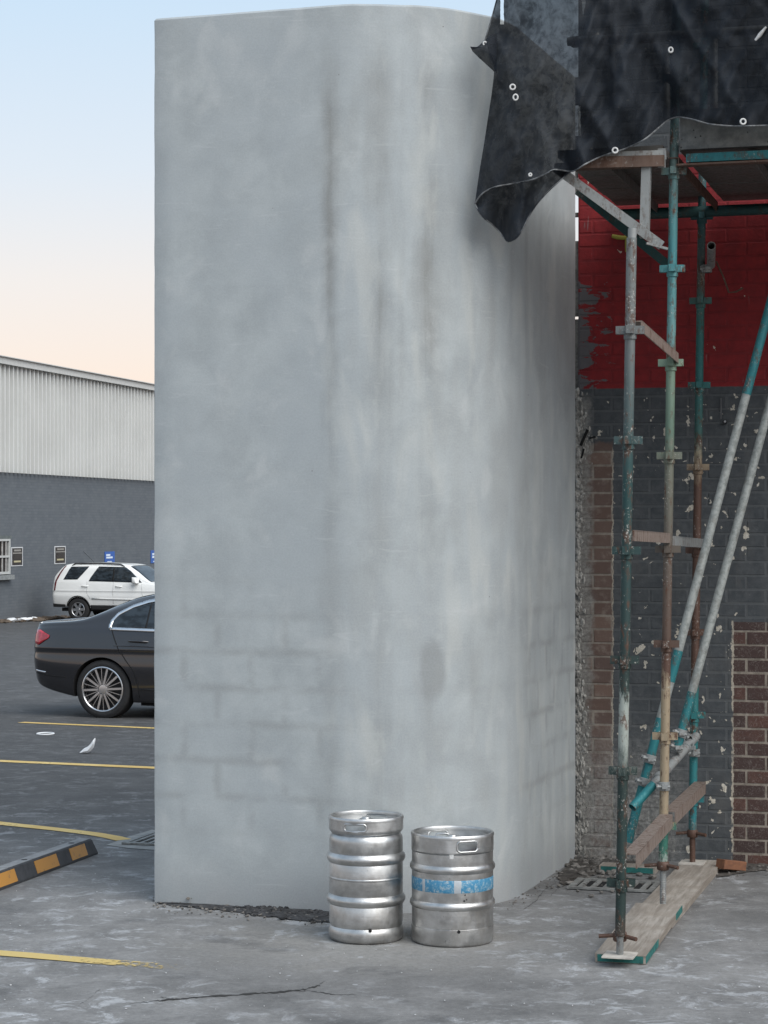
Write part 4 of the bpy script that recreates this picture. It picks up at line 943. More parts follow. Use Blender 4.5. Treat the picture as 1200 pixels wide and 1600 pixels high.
# guard rails and uprights seen through the netting
for zr in (.62, 1.05): 
    mb = MB(); mb.tube(SP(-.55, -.0, zP + zr), SP(2.4, -.0, zP + zr), .0242, 12); mb.build('guard_rail', M_galv, scf, 40)
mb = MB(); mb.beam(P(893, 66, 12.0), P(1046, 56, 11.8), .06, .05); mb.build('guard_rail', M_galv, scf)
for a, b, ya, yb in ((957, 957, 70, 165), (1040, 1041, 70, 185), (1115, 1116, 62, 190)):
    mb = MB(); mb.tube(P(a, ya, 11.9), P(b, yb, 11.9), .022, 12); mb.build('toe_board_clip', M_galv, scf, 40)
# raking tubes with couplers
BR = .0242
def rake(pa, pb, mats, cuts, ext=0.0):
    """one raking tube; paint changes are separate bands of paint over the same steel"""
    mb = MB(); mb.pipe(pa + (pa - pb) * ext, pb, BR, .004, 18); o_ = mb.build('raking_tube', mats[0], scf, 40)
    for t0, t1 in cuts:
        mb = MB(); mb.tube(pa.lerp(pb, t0), pa.lerp(pb, t1), BR + .0012, 18, None, False); mb.build('paint_band', mats[1], o_, 40)
    return o_
k = NT('whitewashed_galvanised_tube', .6, .2); n_ = k.noise(k.pos(), 30, 6, .75); n4 = k.noise(k.pos(), 8, 3)
k.color(k.mix(k.mr(n_, .35, .7), (0.31, .325, .31), (0.16, .172, .165))); k.color(k.mix(k.mr(k.noise(k.scale(k.pos(), (1, 1, .6)), 14, 5, .7), .52, .66, 0, .5), k.b.inputs['Base Color'].links[0].from_socket, (0.14, .13, .115))); k.bump(n_, .3, .003); M_wash = k.m
r1a, r1b = P(1222, 405, 12.15), P(981, 1316, 11.95)
rake(r1a, r1b, (M_wash, M_teal), ((-.1, .235), (.675, .728), (.79, 1.0)), .14)
r2a, r2b = P(1222, 560, 12.35), P(1058, 1168, 12.15)
rake(r2a, r2b, (M_wash, M_teal), ((.86, 1.0),), .43)
t0, t1 = P(1088, 1150, 12.55), P(1018, 1230, 11.72)
mb = MB(); mb.pipe(t0, t1, BR, .004, 18); mb.build('cross_tube', M_galv, scf, 40)
mb = MB(); mb.pipe(P(1021, 1226, 11.70), P(988, 1262, 11.62), BR * 1.02, .004, 18); mb.build('cross_tube', M_teal, scf, 40)
def coupler(c, axis, n=2):
    ax = axis.normalized(); mb = MB(); x, y = basis(ax)
    mb.lathe([(BR + .002, -.024), (BR + .009, -.022), (BR + .009, .022), (BR + .002, .024)], c, 18, ax, False)
    for sg in (-1, 1):
        b0 = c + x * sg * (BR + .016); mb.tube(b0 - y * .028, b0 + y * .034, .0075, 8); mb.tube(b0 + y * .030, b0 + y * .044, .014, 6)
        mb.beam(c + x * sg * BR, c + x * sg * (BR + .028), .03, .022)
    mb.build('coupler', M_galv, scf, 30)
ax1 = r1b - r1a; ax2 = r2b - r2a; axc = t1 - t0
for py in (1186, 1222): coupler(P(981 + (1316 - py) * .2645, py, 11.97), ax1)
for py in (1146, 1168): coupler(P(1058 + (1168 - py) * .27, py, 12.16), ax2)
coupler(P(1072, 1168, 12.36), axc); coupler(P(1030, 1216, 11.86), axc); coupler(P(1083, 1152, 13.18), ZZ); coupler(P(1085, 1176, 13.18), ZZ); coupler(P(1037, 1228, 11.65), ZZ)
mb = MB(); mb.pipe(P(1076, 1155, 12.42), P(1074, 1152, 13.05), BR * 1.05, .004, 18); mb.build('tube_stub', M_galv, scf, 40)
# stub with open end clamped to the inner standard, and a bent rod
mb = MB(); mb.pipe(P(1111.5, 384, 12.72), P(1111, 414, 13.2), BR * 1.05, .005, 20); mb.build('tube_stub', M_galv, scf, 40)
mb = MB(); mb.sweep([P(1119, 408, 13.2), P(1130, 432, 13.2), P(1139, 457, 13.2), P(1150, 456, 13.2), P(1161, 450, 13.2)], .0055, 8); mb.build('bent_rod', M_rust, scf, 60)
coupler(P(1104, 420, 13.2), ZZ)

# ------------------------------------------------------------------ sole boards under the jacks
k = NT('grey_weathered_board', .85); o_ = k.obj(); gr = k.noise(k.scale(o_, (9, .7, 9)), 3.0, 6, .7, .4); bl = k.noise(o_, 6, 4, .6)
k.color(k.mix(k.mr(gr, .3, .7), k.mix(k.mr(bl, .35, .65), (0.27, .235, .20), (0.35, .32, .285)), (0.17, .145, .12))); k.bump(gr, .3, .004); M_board = k.m
M_gend = plain('green_board_end_paint', (0.014, 0.115, 0.105), .75, 0, .35, 25)
def board(label, corner_fr, L, w, t, z, ang=T16, ends=True, tilt=0.0, sidebands=()):
    """corner_fr: front right corner on the ground"""
    a = ang; ux = V((math.cos(a), -math.sin(a), 0)); vx = V((math.sin(a), math.cos(a), 0))
    c = corner_fr - ux * w / 2 + vx * L / 2
    t_ = thing('sole_board', label, 'board', (c.x, c.y, z), -a, 'sole boards under the scaffold')
    vx3 = (vx + ZZ * tilt).normalized(); up = ux.cross(vx3).normalized()
    mb = MB(); mb.box(V((c.x, c.y, z + t / 2)), (w / 2, L / 2, t / 2), (ux, vx3, up)); mb.build('plank', M_board, t_)
    if ends:
        mb = MB(); q = V((c.x, c.y, z + t / 2)) - vx3 * (L / 2 + .0012); mb.box(q, (w / 2 - .012, .0012, t / 2 - .003), (ux, vx3, up)); mb.build('painted_end', M_gend, t_)
    for f0, f1 in sidebands:
        mb = MB(); q = V((c.x, c.y, z + t / 2)) + ux * (w / 2 + .0012) + vx3 * lerp(-L / 2, L / 2, (f0 + f1) / 2); mb.box(q, (.0012, L * (f1 - f0) / 2, t / 2 - .003), (ux, vx3, up)); mb.build('painted_edge', M_gend, t_)
    return t_
q = G(1009, 1508); board('short grey board with green front end carrying the outer pole', V((q.x, q.y, 0)), 1.20, .245, .040, .0245, tilt=.036, sidebands=((0, .32), (.82, 1.0)))
q = V((1.495, 11.30, 0)); board('longer grey board reaching back to the brick wall', q, 2.12, .235, .040, .0025, ends=False)
q = G(1024, 1368); board('small grey board with green edge lying crosswise by the drain', V((q.x, q.y + .02, 0)), .14, .34, .038, .004, ends=True)

# ================================================================== SHADE-CLOTH NETTING
k = NT('black_shade_cloth', .75); o_ = k.obj()
wv = k.noise(o_, 18, 6, .7, .3); wv2 = k.noise(k.scale(o_, (1, 1, .4)), 5, 5, .6, .5)
k.color(k.mix(k.mr(wv2, .3, .7), (0.0060, 0.0085, 0.0130), (0.0095, 0.0135, 0.0200))); k.b.inputs['Specular IOR Level'].default_value = .25
tp = k.n('BsdfTransparent'); ms = k.n('MixShader')
fac = k.mr(k.math('ADD', k.math('MULTIPLY', wv, .6), k.math('MULTIPLY', wv2, .4)), .36, .64, .855, .975)
tu, tv, _ = k.xyz(k.uv()); jag = k.math('MULTIPLY', k.math('SUBTRACT', k.noise(k.uv(), 60, 3), .5), .004)
tu2 = k.math('ADD', tu, jag)
def tear(x, w, y0, y1): return k.math('MULTIPLY', k.math('LESS_THAN', k.math('ABSOLUTE', k.math('SUBTRACT', tu2, x)), w), k.math('MULTIPLY', k.math('GREATER_THAN', tv, y0), k.math('LESS_THAN', tv, y1)))
prt = k.math('MULTIPLY', k.math('LESS_THAN', k.math('ABSOLUTE', k.math('SUBTRACT', tu2, .9115)), k.math('MULTIPLY', k.math('SUBTRACT', .027, tv), .13)), k.math('GREATER_THAN', tu, .5))
holes = k.math('MAXIMUM', k.math('MAXIMUM', tear(.7845, .0028, -.012, .038), tear(.9055, .0014, .166, .212)), prt)
fac = k.math('MULTIPLY', fac, k.math('SUBTRACT', 1.0, holes))
k.put(ms.inputs[0], fac); k.t.links.new(tp.outputs[0], ms.inputs[1]); k.t.links.new(k.b.outputs[0], ms.inputs[2])
k.t.links.new(ms.outputs[0], k.t.nodes['Material Output'].inputs['Surface']); k.bump(wv2, .5, .02); M_net = k.m
net = thing('shade_cloth', 'black shade-cloth netting draped over the scaffold and hanging against the wall', 'netting', (1.4, 11.4, 3.4))
HEM = [(742, 318), (752, 304), (764, 296), (778, 291), (800, 287), (830, 281), (850, 273), (868, 265), (892, 268), (915, 256), (940, 244), (975, 233), (1005, 219), (1030, 199), (1045, 187), (1060, 183), (1080, 186), (1110, 194), (1150, 197), (1200, 196), (1300, 192)]
LEFT = [(742, 318), (745, 296), (750, 262), (757, 220), (763, 180), (769, 140), (772, 108), (764, 84), (760, 62), (767, 36), (775, 0), (786, -60), (800, -170)]
def plen(pl):
    d = [0.0]
    for a, b in zip(pl, pl[1:]): d.append(d[-1] + math.hypot(b[0] - a[0], b[1] - a[1]))
    return [x / d[-1] for x in d]
def along(pl, ds, t):
    xs_ = list(zip(ds, [p[0] for p in pl])); ys_ = list(zip(ds, [p[1] for p in pl])); return smoothtab(t, xs_), smoothtab(t, ys_)
HD, LD = plen(HEM), plen(LEFT)
def net_depth(x, y):
    d = interp(x, [(735, 11.80), (770, 11.76), (830, 11.62), (900, 11.47), (1043, 11.50), (1200, 11.22), (1300, 11.12)])
    h = max(0, min(1, (300 - y) / 300))
    d += .040 * math.sin(x * .085 + y * .030 + 2 * mn.noise(V((x * .012, y * .01, 0)))) * (.4 + .6 * (1 - h))
    d += .05 * mn.noise(V((x * .018, y * .014, 3))) + .02 * mn.noise(V((x * .06, y * .045, 9)))
    # pull towards eyelets: radiating creases at the corner by the wall
    d += .10 * abs(mn.noise(V((x * .020 - y * .009, y * .004, 5)))) + .05 * abs(mn.noise(V((x * .045 + y * .020, y * .010, 8)))) - .05
    if x > 1000: d = min(d, interp(x, [(1000, 11.60), (1043, 11.56), (1200, 11.24), (1300, 11.12)]))
    return d
NX, NY = 150, 120
rows = []; pxs = []
for j in range(NY + 1):
    v_ = j / NY; row = []; prow = []
    lx, ly = along(LEFT, LD, v_); rx, ry = 1300, lerp(192, -170, v_)
    for i in range(NX + 1):
        u_ = i / NX; bx, by = along(HEM, HD, u_); tx, ty = lerp(800, 1300, u_), -170
        x = (1 - v_) * bx + v_ * tx + (1 - u_) * lx + u_ * rx - ((1 - u_) * (1 - v_) * 742 + u_ * (1 - v_) * 1300 + (1 - u_) * v_ * 800 + u_ * v_ * 1300)
        y = (1 - v_) * by + v_ * ty + (1 - u_) * ly + u_ * ry - ((1 - u_) * (1 - v_) * 318 + u_ * (1 - v_) * 192 + (1 - u_) * v_ * -170 + u_ * v_ * -170)
        row.append(P(x, y, net_depth(x, y))); prow.append((x, y))
    rows.append(row); pxs.append(prow)
mb = MB(); mb.grid(rows); sheet = mb.build('net_sheet', M_net, net, 180)
ul = sheet.data.uv_layers.new(name='UVMap'); flatp = [q for r_ in pxs for q in r_]
for lp in sheet.data.loops: ul.data[lp.index].uv = (flatp[lp.vertex_index][0] / 1000, flatp[lp.vertex_index][1] / 1000)
FLAP = [(742, 318), (747, 329), (756, 341), (768, 350), (780, 362), (795, 378), (806, 373), (814, 363), (824, 343), (836, 323), (858, 298), (892, 268)]
FD = plen(FLAP); hem2 = [q for q in HEM if q[0] <= 892]; H2 = plen(hem2); rows = []
for j in range(13):
    v_ = j / 12; row = []
    for i in range(41):
        u_ = i / 40; a = along(hem2, H2, u_); b = along(FLAP, FD, u_); x, y = lerp(a[0], b[0], v_), lerp(a[1], b[1], v_)
        row.append(P(x, y, net_depth(x, y) + .012 + .10 * math.sin(v_ * 2.6) * math.sin(u_ * math.pi) + .03 * math.sin(u_ * 21 + v_ * 3)))
    rows.append(row)
mb = MB(); mb.grid(rows); mb.build('folded_corner', M_net, net, 180)
# curled tip that sticks out over the wall edge
TIP = [(760, 60), (752, 68), (744, 75), (735, 73), (738, 80), (748, 90), (760, 101), (772, 112)]
mb = MB(); b0 = [P(x, y, 11.74 - .05 * math.sin(i * .6)) for i, (x, y) in enumerate(TIP)]; b1 = [P(776, lerp(52, 116, i / 7), 11.70) for i in range(8)]
mb.grid([b0, [a.lerp(b, .5) + V((0, -.04, 0)) for a, b in zip(b0, b1)], b1]); mb.build('curled_tip', M_net, net, 180)
M_hem = plain('hem_tape', (0.13, .135, .14), .6, 0, .5, 30); M_eye = plain('white_eyelet', (0.55, .55, .54), .4, 0, .2, 60)
mb = MB(); mb.sweep([P(*along(HEM, HD, t / 120), net_depth(*along(HEM, HD, t / 120)) - .006) for t in range(121)], .0042, 6); mb.build('hem_tape', M_hem, net, 60)
mb = MB(); mb.sweep([P(*along(FLAP, FD, t / 40), net_depth(*along(FLAP, FD, t / 40)) + .07 * math.sin(t / 40 * math.pi)) for t in range(41)], .0038, 6); mb.build('hem_tape', M_hem, net, 60)
mb = MB(); mb.sweep([P(x, y, 11.73) for x, y in ((776, 0), (770, 22), (764, 42), (758, 62), (750, 71), (742, 76), (735, 73))], .0042, 6); mb.build('hem_tape', M_hem, net, 60)
def eyelet(x, y, r=.0135, sq=1.0, d=None):
    c = P(x, y, (d or min(net_depth(x + i_, y + j_) for i_ in (-5, 0, 5) for j_ in (-5, 0, 5))) - .012); mb = MB(); pts = [c + V((math.cos(2 * math.pi * i / 20) * r * sq, 0, math.sin(2 * math.pi * i / 20) * r)) for i in range(20)]
    mb.sweep(pts, .0048, 8, True); mb.build('eyelet', M_eye, net, 60)
for a in ((801, 136), (805.5, 152, .015, .8), (757.5, 68, .010, .8, 11.69), (828.5, 273, .007), (961, 235), (1048, 78, .013, .8), (1161, 190)): eyelet(*a)
mb = MB(); mb.sweep([P(1180, 63, 11.2), P(1188, 54, 11.19), P(1197, 42, 11.17)], [.006, .012, .005], 6); mb.build('torn_tie', M_eye, net, 60)

# ================================================================== KEGS
k = NT('scuffed_stainless_steel', .40, 1.0); o_ = k.obj()
br_ = k.noise(k.scale(o_, (1, 1, 14)), 7, 5, .65); bl = k.noise(o_, 9, 6, .7); sp_ = k.noise(o_, 42, 5, .75)
c = k.mix(k.mr(bl, .35, .68), (0.46, .46, .455), (0.62, .62, .615)); c = k.mix(k.mr(sp_, .62, .72, 0, .6), c, (0.16, .15, .14)); c = k.mix(k.mr(k.noise(k.scale(o_, (1, 1, .5)), 4, 5, .7), .5, .66, 0, .45), c, (0.36, .34, .31)); c = k.mix(k.mr(br_, .55, .75, 0, .3), c, (0.32, .31, .30))
k.color(c); k.rough(k.mr(k.math('ADD', k.math('MULTIPLY', bl, .6), k.math('MULTIPLY', br_, .4)), .35, .65, .33, .52)); k.bump(k.math('ADD', bl, k.math('MULTIPLY', br_, .3)), .10, .006); M_steel = k.m
M_hole = plain('dark_drain_hole', (0.008, .008, .008), .9)
def keg(label, c, H, rb, hoops, zskirt, zbase, slot_ang, slot, group, style):
    t = thing('beer_keg', label, 'keg', c, 0.0, group)
    def L(name, prof, parent=t, n=72, smooth=50, mat=M_steel): mb = MB(); mb.lathe(prof, c, n, None, False); return mb.build(name, mat, parent, smooth)
    if style == 'tall':
        body = [(0, .035), (rb * .75, .04), (rb * .95, .06), (rb - .002, .085), (rb, .10)]
        for z in hoops: body += [(rb, z - .03), (rb - .002, z - .026), (rb - .002, z + .026), (rb, z + .03)]
        body += [(rb, (hoops[0] + hoops[1]) / 2 + .09)] if False else []
        body = sorted(body, key=lambda q: q[1]); body += [(rb, zskirt - .04), (rb - .002, zskirt - .022), (rb - .012, zskirt - .006), (rb - .03, zskirt + .004), (rb * .6, zskirt + .03), (.05, zskirt + .042), (0, zskirt + .042)]
    else:
        body = [(0, .04), (rb * .75, .045), (rb * .95, .06), (rb - .001, .08), (rb, .09), (rb, zskirt - .004), (rb - .02, zskirt + .012), (rb * .6, zskirt + .035), (.05, zskirt + .045), (0, zskirt + .045)]
    b_ = L('body', body)
    if style == 'tall':
        z_ = (hoops[0] + hoops[1]) / 2 + .004; L('weld_seam', [(rb, z_ - .006), (rb + .0016, z_ - .003), (rb + .0016, z_ + .003), (rb, z_ + .006)], b_)
    for z in hoops:
        if style == 'tall': L('hoop', [(rb - .003, z - .028), (rb + .005, z - .021), (rb + .0125, z - .008), (rb + .013, z + .004), (rb + .009, z + .014), (rb + .002, z + .023), (rb - .003, z + .027)])
        else: L('hoop', [(rb - .002, z - .022), (rb + .004, z - .018), (rb + .0100, z - .008), (rb + .0105, z + .002), (rb + .007, z + .012), (rb + .002, z + .018), (rb - .002, z + .021)])
    if style == 'tall': L('base_chime', [(rb * .80, .004), (rb * .90, .0), (rb * .97, .008), (rb + .003, .026), (rb + .004, .05), (rb, .068), (rb - .007, .078), (rb - .012, .09)])
    else: L('base_chime', [(rb * .84, .004), (rb * .94, 0), (rb - .002, .006), (rb + .0022, .016), (rb + .0022, zbase), (rb - .001, zbase + .002)])
    # top chime with hand holes
    ro = rb + (.002 if style == 'tall' else .0022); n = 120; z0, z1 = zskirt, H - .012; nz = 10; a0, a1, s0, s1 = slot
    prof = [(ro - (.010 * (1 - min(1, j / 2)) if style == 'tall' else 0), lerp(z0, z1, j / nz)) for j in range(nz + 1)]
    mb = MB(); inner = []
    rws = [[c + V((r * math.cos(2 * math.pi * i / n), r * math.sin(2 * math.pi * i / n), z)) for i in range(n + 1)] for r, z in prof]
    dx_, dz_ = .058 if style == 'tall' else .056, (s1 - s0) / 2; zm = (s0 + s1) / 2; cr = dz_ * .8
    angs = [slot_ang, slot_ang + math.pi]
    def inslot(j, i):
        a = 2 * math.pi * (i + .5) / n; z = lerp(z0, z1, (j + .5) / nz)
        for s_ in angs:
            d = (a - s_ + math.pi) % (2 * math.pi) - math.pi; x = abs(d * ro); y = abs(z - zm)
            if x < dx_ and y < dz_ and (x < dx_ - cr or y < dz_ - cr or math.hypot(x - dx_ + cr, y - dz_ + cr) < cr): return True
        return False
    mb.grid(rws, inslot); sk = mb.build('top_chime', M_steel, t, 50); md = sk.modifiers.new('solid', 'SOLIDIFY'); md.thickness = .003; md.offset = -1
    L('rim', [(ro - .008, H - .020), (ro + .0015, H - .018), (ro + .003, H - .008), (ro - .002, H), (ro - .010, H - .001), (ro - .014, H - .010), (ro - .012, H - .020)], sk)
    for s_ in angs:
        pts = []
        for i in range(40):
            th = 2 * math.pi * i / 40; x = (dx_ - cr) * (1 if math.cos(th) > 0 else -1) + cr * math.cos(th); z = (dz_ - cr) * (1 if math.sin(th) > 0 else -1) + cr * math.sin(th)
            a = s_ + x / ro; pts.append(c + V((ro * math.cos(a), ro * math.sin(a), zm + z)))
        mb = MB(); mb.sweep(pts, .0055, 8, True); mb.build('hand_hole_lip', M_steel, sk, 60)
    # valve in the middle and drain notches
    zz_ = zskirt + .042; L('valve', [(.0, zz_ + .030), (.022, zz_ + .030), (.024, zz_ + .024), (.034, zz_ + .022), (.036, zz_ + .004), (.045, zz_)], t, 32)
    for az in (-math.pi / 2 + .12, .6, 2.5):
        rr = rb + .003; zz2 = .073 if style == 'tall' else zbase - .006; q = c + V((rr * math.cos(az), rr * math.sin(az), zz2)); d = V((math.cos(az), math.sin(az), 0))
        mb = MB(); mb.tube(q - d * .006, q + d * .0015, .0085, 12); mb.build('drain_notch', M_hole, t, 40)
    return t
K1 = V(((572 - 600) / 3400 * 11.05, 11.05, 0)); K2 = V(((707 - 600) / 3400 * 11.0, 11.0, 0))
keg('taller plain steel beer keg standing left of the blue-banded keg', K1, .628, .187, (.21, .42), .545, .075, R(-90 - 17), (0, 0, .566, .602), 'steel beer kegs by the wall', 'tall')
kg = keg('shorter steel beer keg with a worn blue band around its middle', K2, .552, .2055, (.20, .382), .462, .086, R(-90 + 20), (0, 0, .474, .527), 'steel beer kegs by the wall', 'short')
k = NT('worn_blue_band_paint', .45, 0.1); o_ = k.obj(); n1 = k.noise(o_, 48, 7, .8); n2 = k.noise(k.scale(o_, (1, 1, .35)), 60, 4, .7)
x_, y_, z_ = k.xyz(o_); ang = k.math('ARCTAN2', y_, x_)
gap = k.math('LESS_THAN', k.math('ABSOLUTE', k.math('ADD', ang, math.pi / 2 - .09)), .085); gap2 = k.math('LESS_THAN', k.math('ABSOLUTE', k.math('ADD', ang, math.pi / 2 + .80)), .045)
let = k.math('MULTIPLY', k.mr(n2, .53, .58, 0, .55), k.mr(k.math('ABSOLUTE', k.math('SUBTRACT', z_, .300)), .017, .020, 1, 0))
let = k.math('MULTIPLY', let, k.mr(k.noise(o_, 9, 2), .46, .52))
c = k.mix(k.mr(n1, .35, .65), (0.045, .205, .36), (0.085, .28, .43)); c = k.mix(let, c, (0.12, .30, .42)); c = k.mix(k.mr(n1, .50, .60, 0, .85), c, (0.40, .46, .48))
c = k.mix(k.math('MULTIPLY', k.math('MAXIMUM', gap, gap2), .8), c, (0.48, .48, .48)); k.color(c); M_band = k.m
mb = MB(); mb.lathe([(.2058, .270), (.2067, .272), (.2067, .331), (.2058, .333)], K2, 72, None, False); mb.build('blue_band', M_band, kg, 50)
mb = MB(); az = R(-90 - 3); q = K2 + V((.2085 * math.cos(az), .2085 * math.sin(az), .452)); mb.box(q, (.010, .002, .010), (V((-math.sin(az), math.cos(az), 0)), V((math.cos(az), math.sin(az), 0)), ZZ)); mb.build('rivet_plate', M_eye, kg)
mb = MB(); q = K2 + V((.035, -.02, .522)); mb.sweep([K2 + V((-.09, .05, .512)), K2 + V((-.075, .05, .530)), K2 + V((-.03, .05, .532)), K2 + V((.0, .05, .522))], .006, 8); mb.build('valve_lever', M_steel, kg, 60)
for dxx, dzz in ((.055, .262), (.062, .238), (.050, .232)):
    a_ = R(-90) + dxx / .197 * 1.0; q = K2 + V((.2062 * math.cos(a_), .2062 * math.sin(a_), dzz)); mb = MB(); mb.rock(q, .006, .8); mb.build('tar_spot', M_hole, kg)

# ================================================================== WHEEL STOP
WS = G(0, 1392); we = G(153, 1334.5); wd_ = (we - WS).normalized(); wn_ = V((wd_.y, -wd_.x, 0)); WS = we - wd_ * 1.72
ws = thing('wheel_stop', 'black rubber wheel stop with yellow panels lying on the car park', 'wheel stop', we - wd_ * .86 - wn_ * .075, 0)
M_rub = plain('dusty_black_rubber', (0.035, .037, .042), .75, 0, .3, 12, .2); M_rubtop = M_rub
k = NT('worn_amber_panel', .55); n_ = k.noise(k.obj(), 20, 6, .7); k.color(k.mix(k.mr(n_, .55, .72), (0.42, .20, .035), (0.16, .10, .05))); M_amber = k.m
def WSP(t, y, z): return we - wd_ * t - wn_ * y + ZZ * z      # t from the far end, y away from the visible face
sec = [(0, 0), (.0, .012), (.030, .095), (.040, .100), (.110, .100), (.120, .095), (.15, .012), (.15, 0)]
mb = MB(); r0 = [WSP(0, y, z) for y, z in sec]; ra = [WSP(.03, y, z) for y, z in sec]; r1 = [WSP(1.72, y, z) for y, z in sec]
r0 = [WSP(.0 if z < .02 else .028, y, z) for y, z in sec]
n = len(sec); mb.add(r0 + r1, [(i, (i + 1) % n, n + (i + 1) % n, n + i) for i in range(n)] + [tuple(range(n))[::-1], tuple(range(n, 2 * n))]); mb.build('body', M_rub, ws)
k = NT('pale_rubber_top', .9); k.color(k.mix(k.mr(k.noise(k.obj(), 9, 5, .7), .35, .6), (0.16, .165, .17), (0.24, .245, .25)))
mb = MB(); mb.box(WSP(.875, .075, .1015), (.84, .036, .0012), (wd_, wn_, ZZ)); mb.build('pale_top_film', k.m, ws)  # paler thin sheet along the top face
nface = (WSP(0, .030, .095) - WSP(0, 0, .012)).normalized(); nf = wd_.cross(nface).normalized()
if nf.dot(wn_) < 0: nf = -nf
for ta, tb in ((.16, .40), (.60, .92), (1.20, 1.50)):
    mb = MB(); q = WSP((ta + tb) / 2, .015, .0535) + nf * .0015; mb.box(q, ((tb - ta) / 2, .0015, .038), (wd_, nf, nface)); mb.build('amber_panel', M_amber, ws)
for t_ in (.25, .95, 1.5):
    mb = MB(); mb.lathe([(.0, 1e-3), (.018, 1e-3), (.02, 0)], WSP(t_, .075, .1028), 14, (0, 0, 1), False); mb.build('bolt_hole', M_hole, ws)

# ================================================================== DRAINS
M_iron = plain('grey_cast_iron', (0.23, .23, .22), .75, .3, .3, 20, .3); M_pit = plain('drain_pit', (0.004, .004, .005), .95)
def drain(label, c, hu, hv, nb, ang, axis):
    ux = V((math.cos(ang), -math.sin(ang), 0)); vx = V((math.sin(ang), math.cos(ang), 0))
    t = thing('drain_grate', label, 'drain', c, -ang, 'storm drain grates')
    mb = MB(); mb.box(c + ZZ * .004, (hu, hv, .0015), (ux, vx, ZZ)); mb.build('pit', M_pit, t)
    mb = MB(); fw = .035
    for d, h1, h2 in ((ux * (hu - fw / 2), fw / 2, hv), (-ux * (hu - fw / 2), fw / 2, hv)): mb.box(c + d + ZZ * .011, (h1, h2, .006), (ux, vx, ZZ))
    for sg in (-1, 1): mb.box(c + vx * sg * (hv - fw / 2) + ZZ * .011, (hu - fw, fw / 2, .006), (ux, vx, ZZ))
    mb.build('frame', M_iron, t)
    for i in range(nb):
        f = (i + .5) / nb * 2 - 1; mb = MB()
        mb.box(c + ux * f * (hu - fw) + ZZ * .012, ((hu - fw) / nb * .38, hv - fw, .005), (ux, vx, ZZ)); mb.build('bar', M_iron, t)
    return t
q = G(962, 1388); drain('rectangular iron drain grate behind the outer scaffold pole', V((q.x, q.y + .05, 0)), .25, .17, 6, T16, 0)
q = G(222, 1322); drain('iron drain grate half hidden by the left edge of the rendered wall', V((q.x + .22, q.y + .22, 0)), .30, .26, 9, T16, 0)
k = NT('drain_concrete_collar', .9); k.color(k.mix(k.mr(k.noise(k.pos(), 9, 5, .7), .3, .7), (0.20, .195, .185), (0.29, .285, .27)))
cq = [G(166, 1321), G(203, 1326), G(260, 1330), G(300, 1310), G(238, 1297), G(200, 1308)]
mb = MB(); mb.add([q + ZZ * .003 for q in cq], [tuple(range(6))]); mb.build('concrete_collar', k.m, kind='structure')

# ================================================================== LITTER, RUBBLE, OFFCUTS
M_paper = plain('white_paper_litter', (0.72, .73, .74), .7, 0, .06)
c = G(139, 1177); t = MB(); rowsp = []
PPR = [(-.075, .006, .015), (-.045, .018, .03), (-.01, .03, .042), (.02, .055, .05), (.045, .095, .048), (.055, .12, .03)]
for j in range(9):
    a_ = 2 * math.pi * j / 8
    rowsp.append([c + V((x + .3 * r_ * math.sin(a_ * 2) * .2, r_ * 1.1 * math.sin(a_), max(.004, z + r_ * math.cos(a_) * .8 + .006 * mn.noise(V((x * 30, a_, 0)))))) for x, z, r_ in [(-.085, .008, .003)] + PPR + [(.06, .125, .004)]])
t.grid(rowsp); o_ = t.build('crumpled_paper', M_paper, None, 30, label='crumpled white paper scrap between two yellow parking lines', cat='litter')
c = G(71, 1147.5); mb = MB(); mb.sweep([c + V((.085 * math.cos(a / 24 * 6.283), .10 * math.sin(a / 24 * 6.283), .008)) for a in range(24)], .0075, 8, True); mb.build('plastic_ring', M_paper, None, 60, label='small white plastic ring lying on the asphalt', cat='litter')
k = NT('red_brown_timber', .7); g_ = k.noise(k.scale(k.obj(), (2, 14, 14)), 3, 5, .6); k.color(k.mix(k.mr(g_, .3, .7), (0.20, .085, .04), (0.13, .055, .03))); k.bump(g_, .3, .004)
c = G(1145, 1366); mb = MB(); d1 = V((.80, .60, 0)).normalized(); d2 = V((-.60, .80, 0)); up = (ZZ + d1 * .16).normalized(); d1t = (d1 - up * d1.dot(up)).normalized()
mb.bbox(c + V((.0, .05, .048)), (.095, .036, .028), (d1t, d2, up), .004); mb.build('timber_offcut', k.m, None, label='short red-brown timber offcut lying at the foot of the brick wall', cat='timber')
M_stone = plain('grey_brown_rubble', (0.13, .12, .11), .95, 0, .6, 9, .4); M_soil = plain('dark_soil', (0.055, .048, .042), .95, 0, .5, 14, .6); M_bit = plain('broken_bitumen', (0.038, .038, .040), .95, 0, .6, 22, .6)
random.seed(11)
def patch_sheet(name, pts, mat, z=.005, lump=.0):
    pts = [G(*q) for q in pts]; cen = sum(pts, V((0, 0, 0))) / len(pts); ring = []
    for a, b in zip(pts, pts[1:] + pts[:1]):
        for i in range(6): ring.append(a.lerp(b, i / 6) + V((random.uniform(-.012, .012), random.uniform(-.018, .018), 0)))
    rows_ = []
    for f in (1, .8, .55, .25, .02):
        rows_.append([cen.lerp(q, f) + ZZ * (z + (0 if f == 1 else lump * abs(mn.noise(q * 9 + V((f * 3, 0, 0)))))) for q in ring + ring[:1]])
    MB().grid(rows_).build(name, mat, None, 60, kind='structure')
patch_sheet('dirt_patch', [(893, 1340), (915, 1338), (960, 1342), (1000, 1350), (985, 1360), (935, 1366), (905, 1376), (880, 1386), (872, 1372)], M_soil, .005, .03)
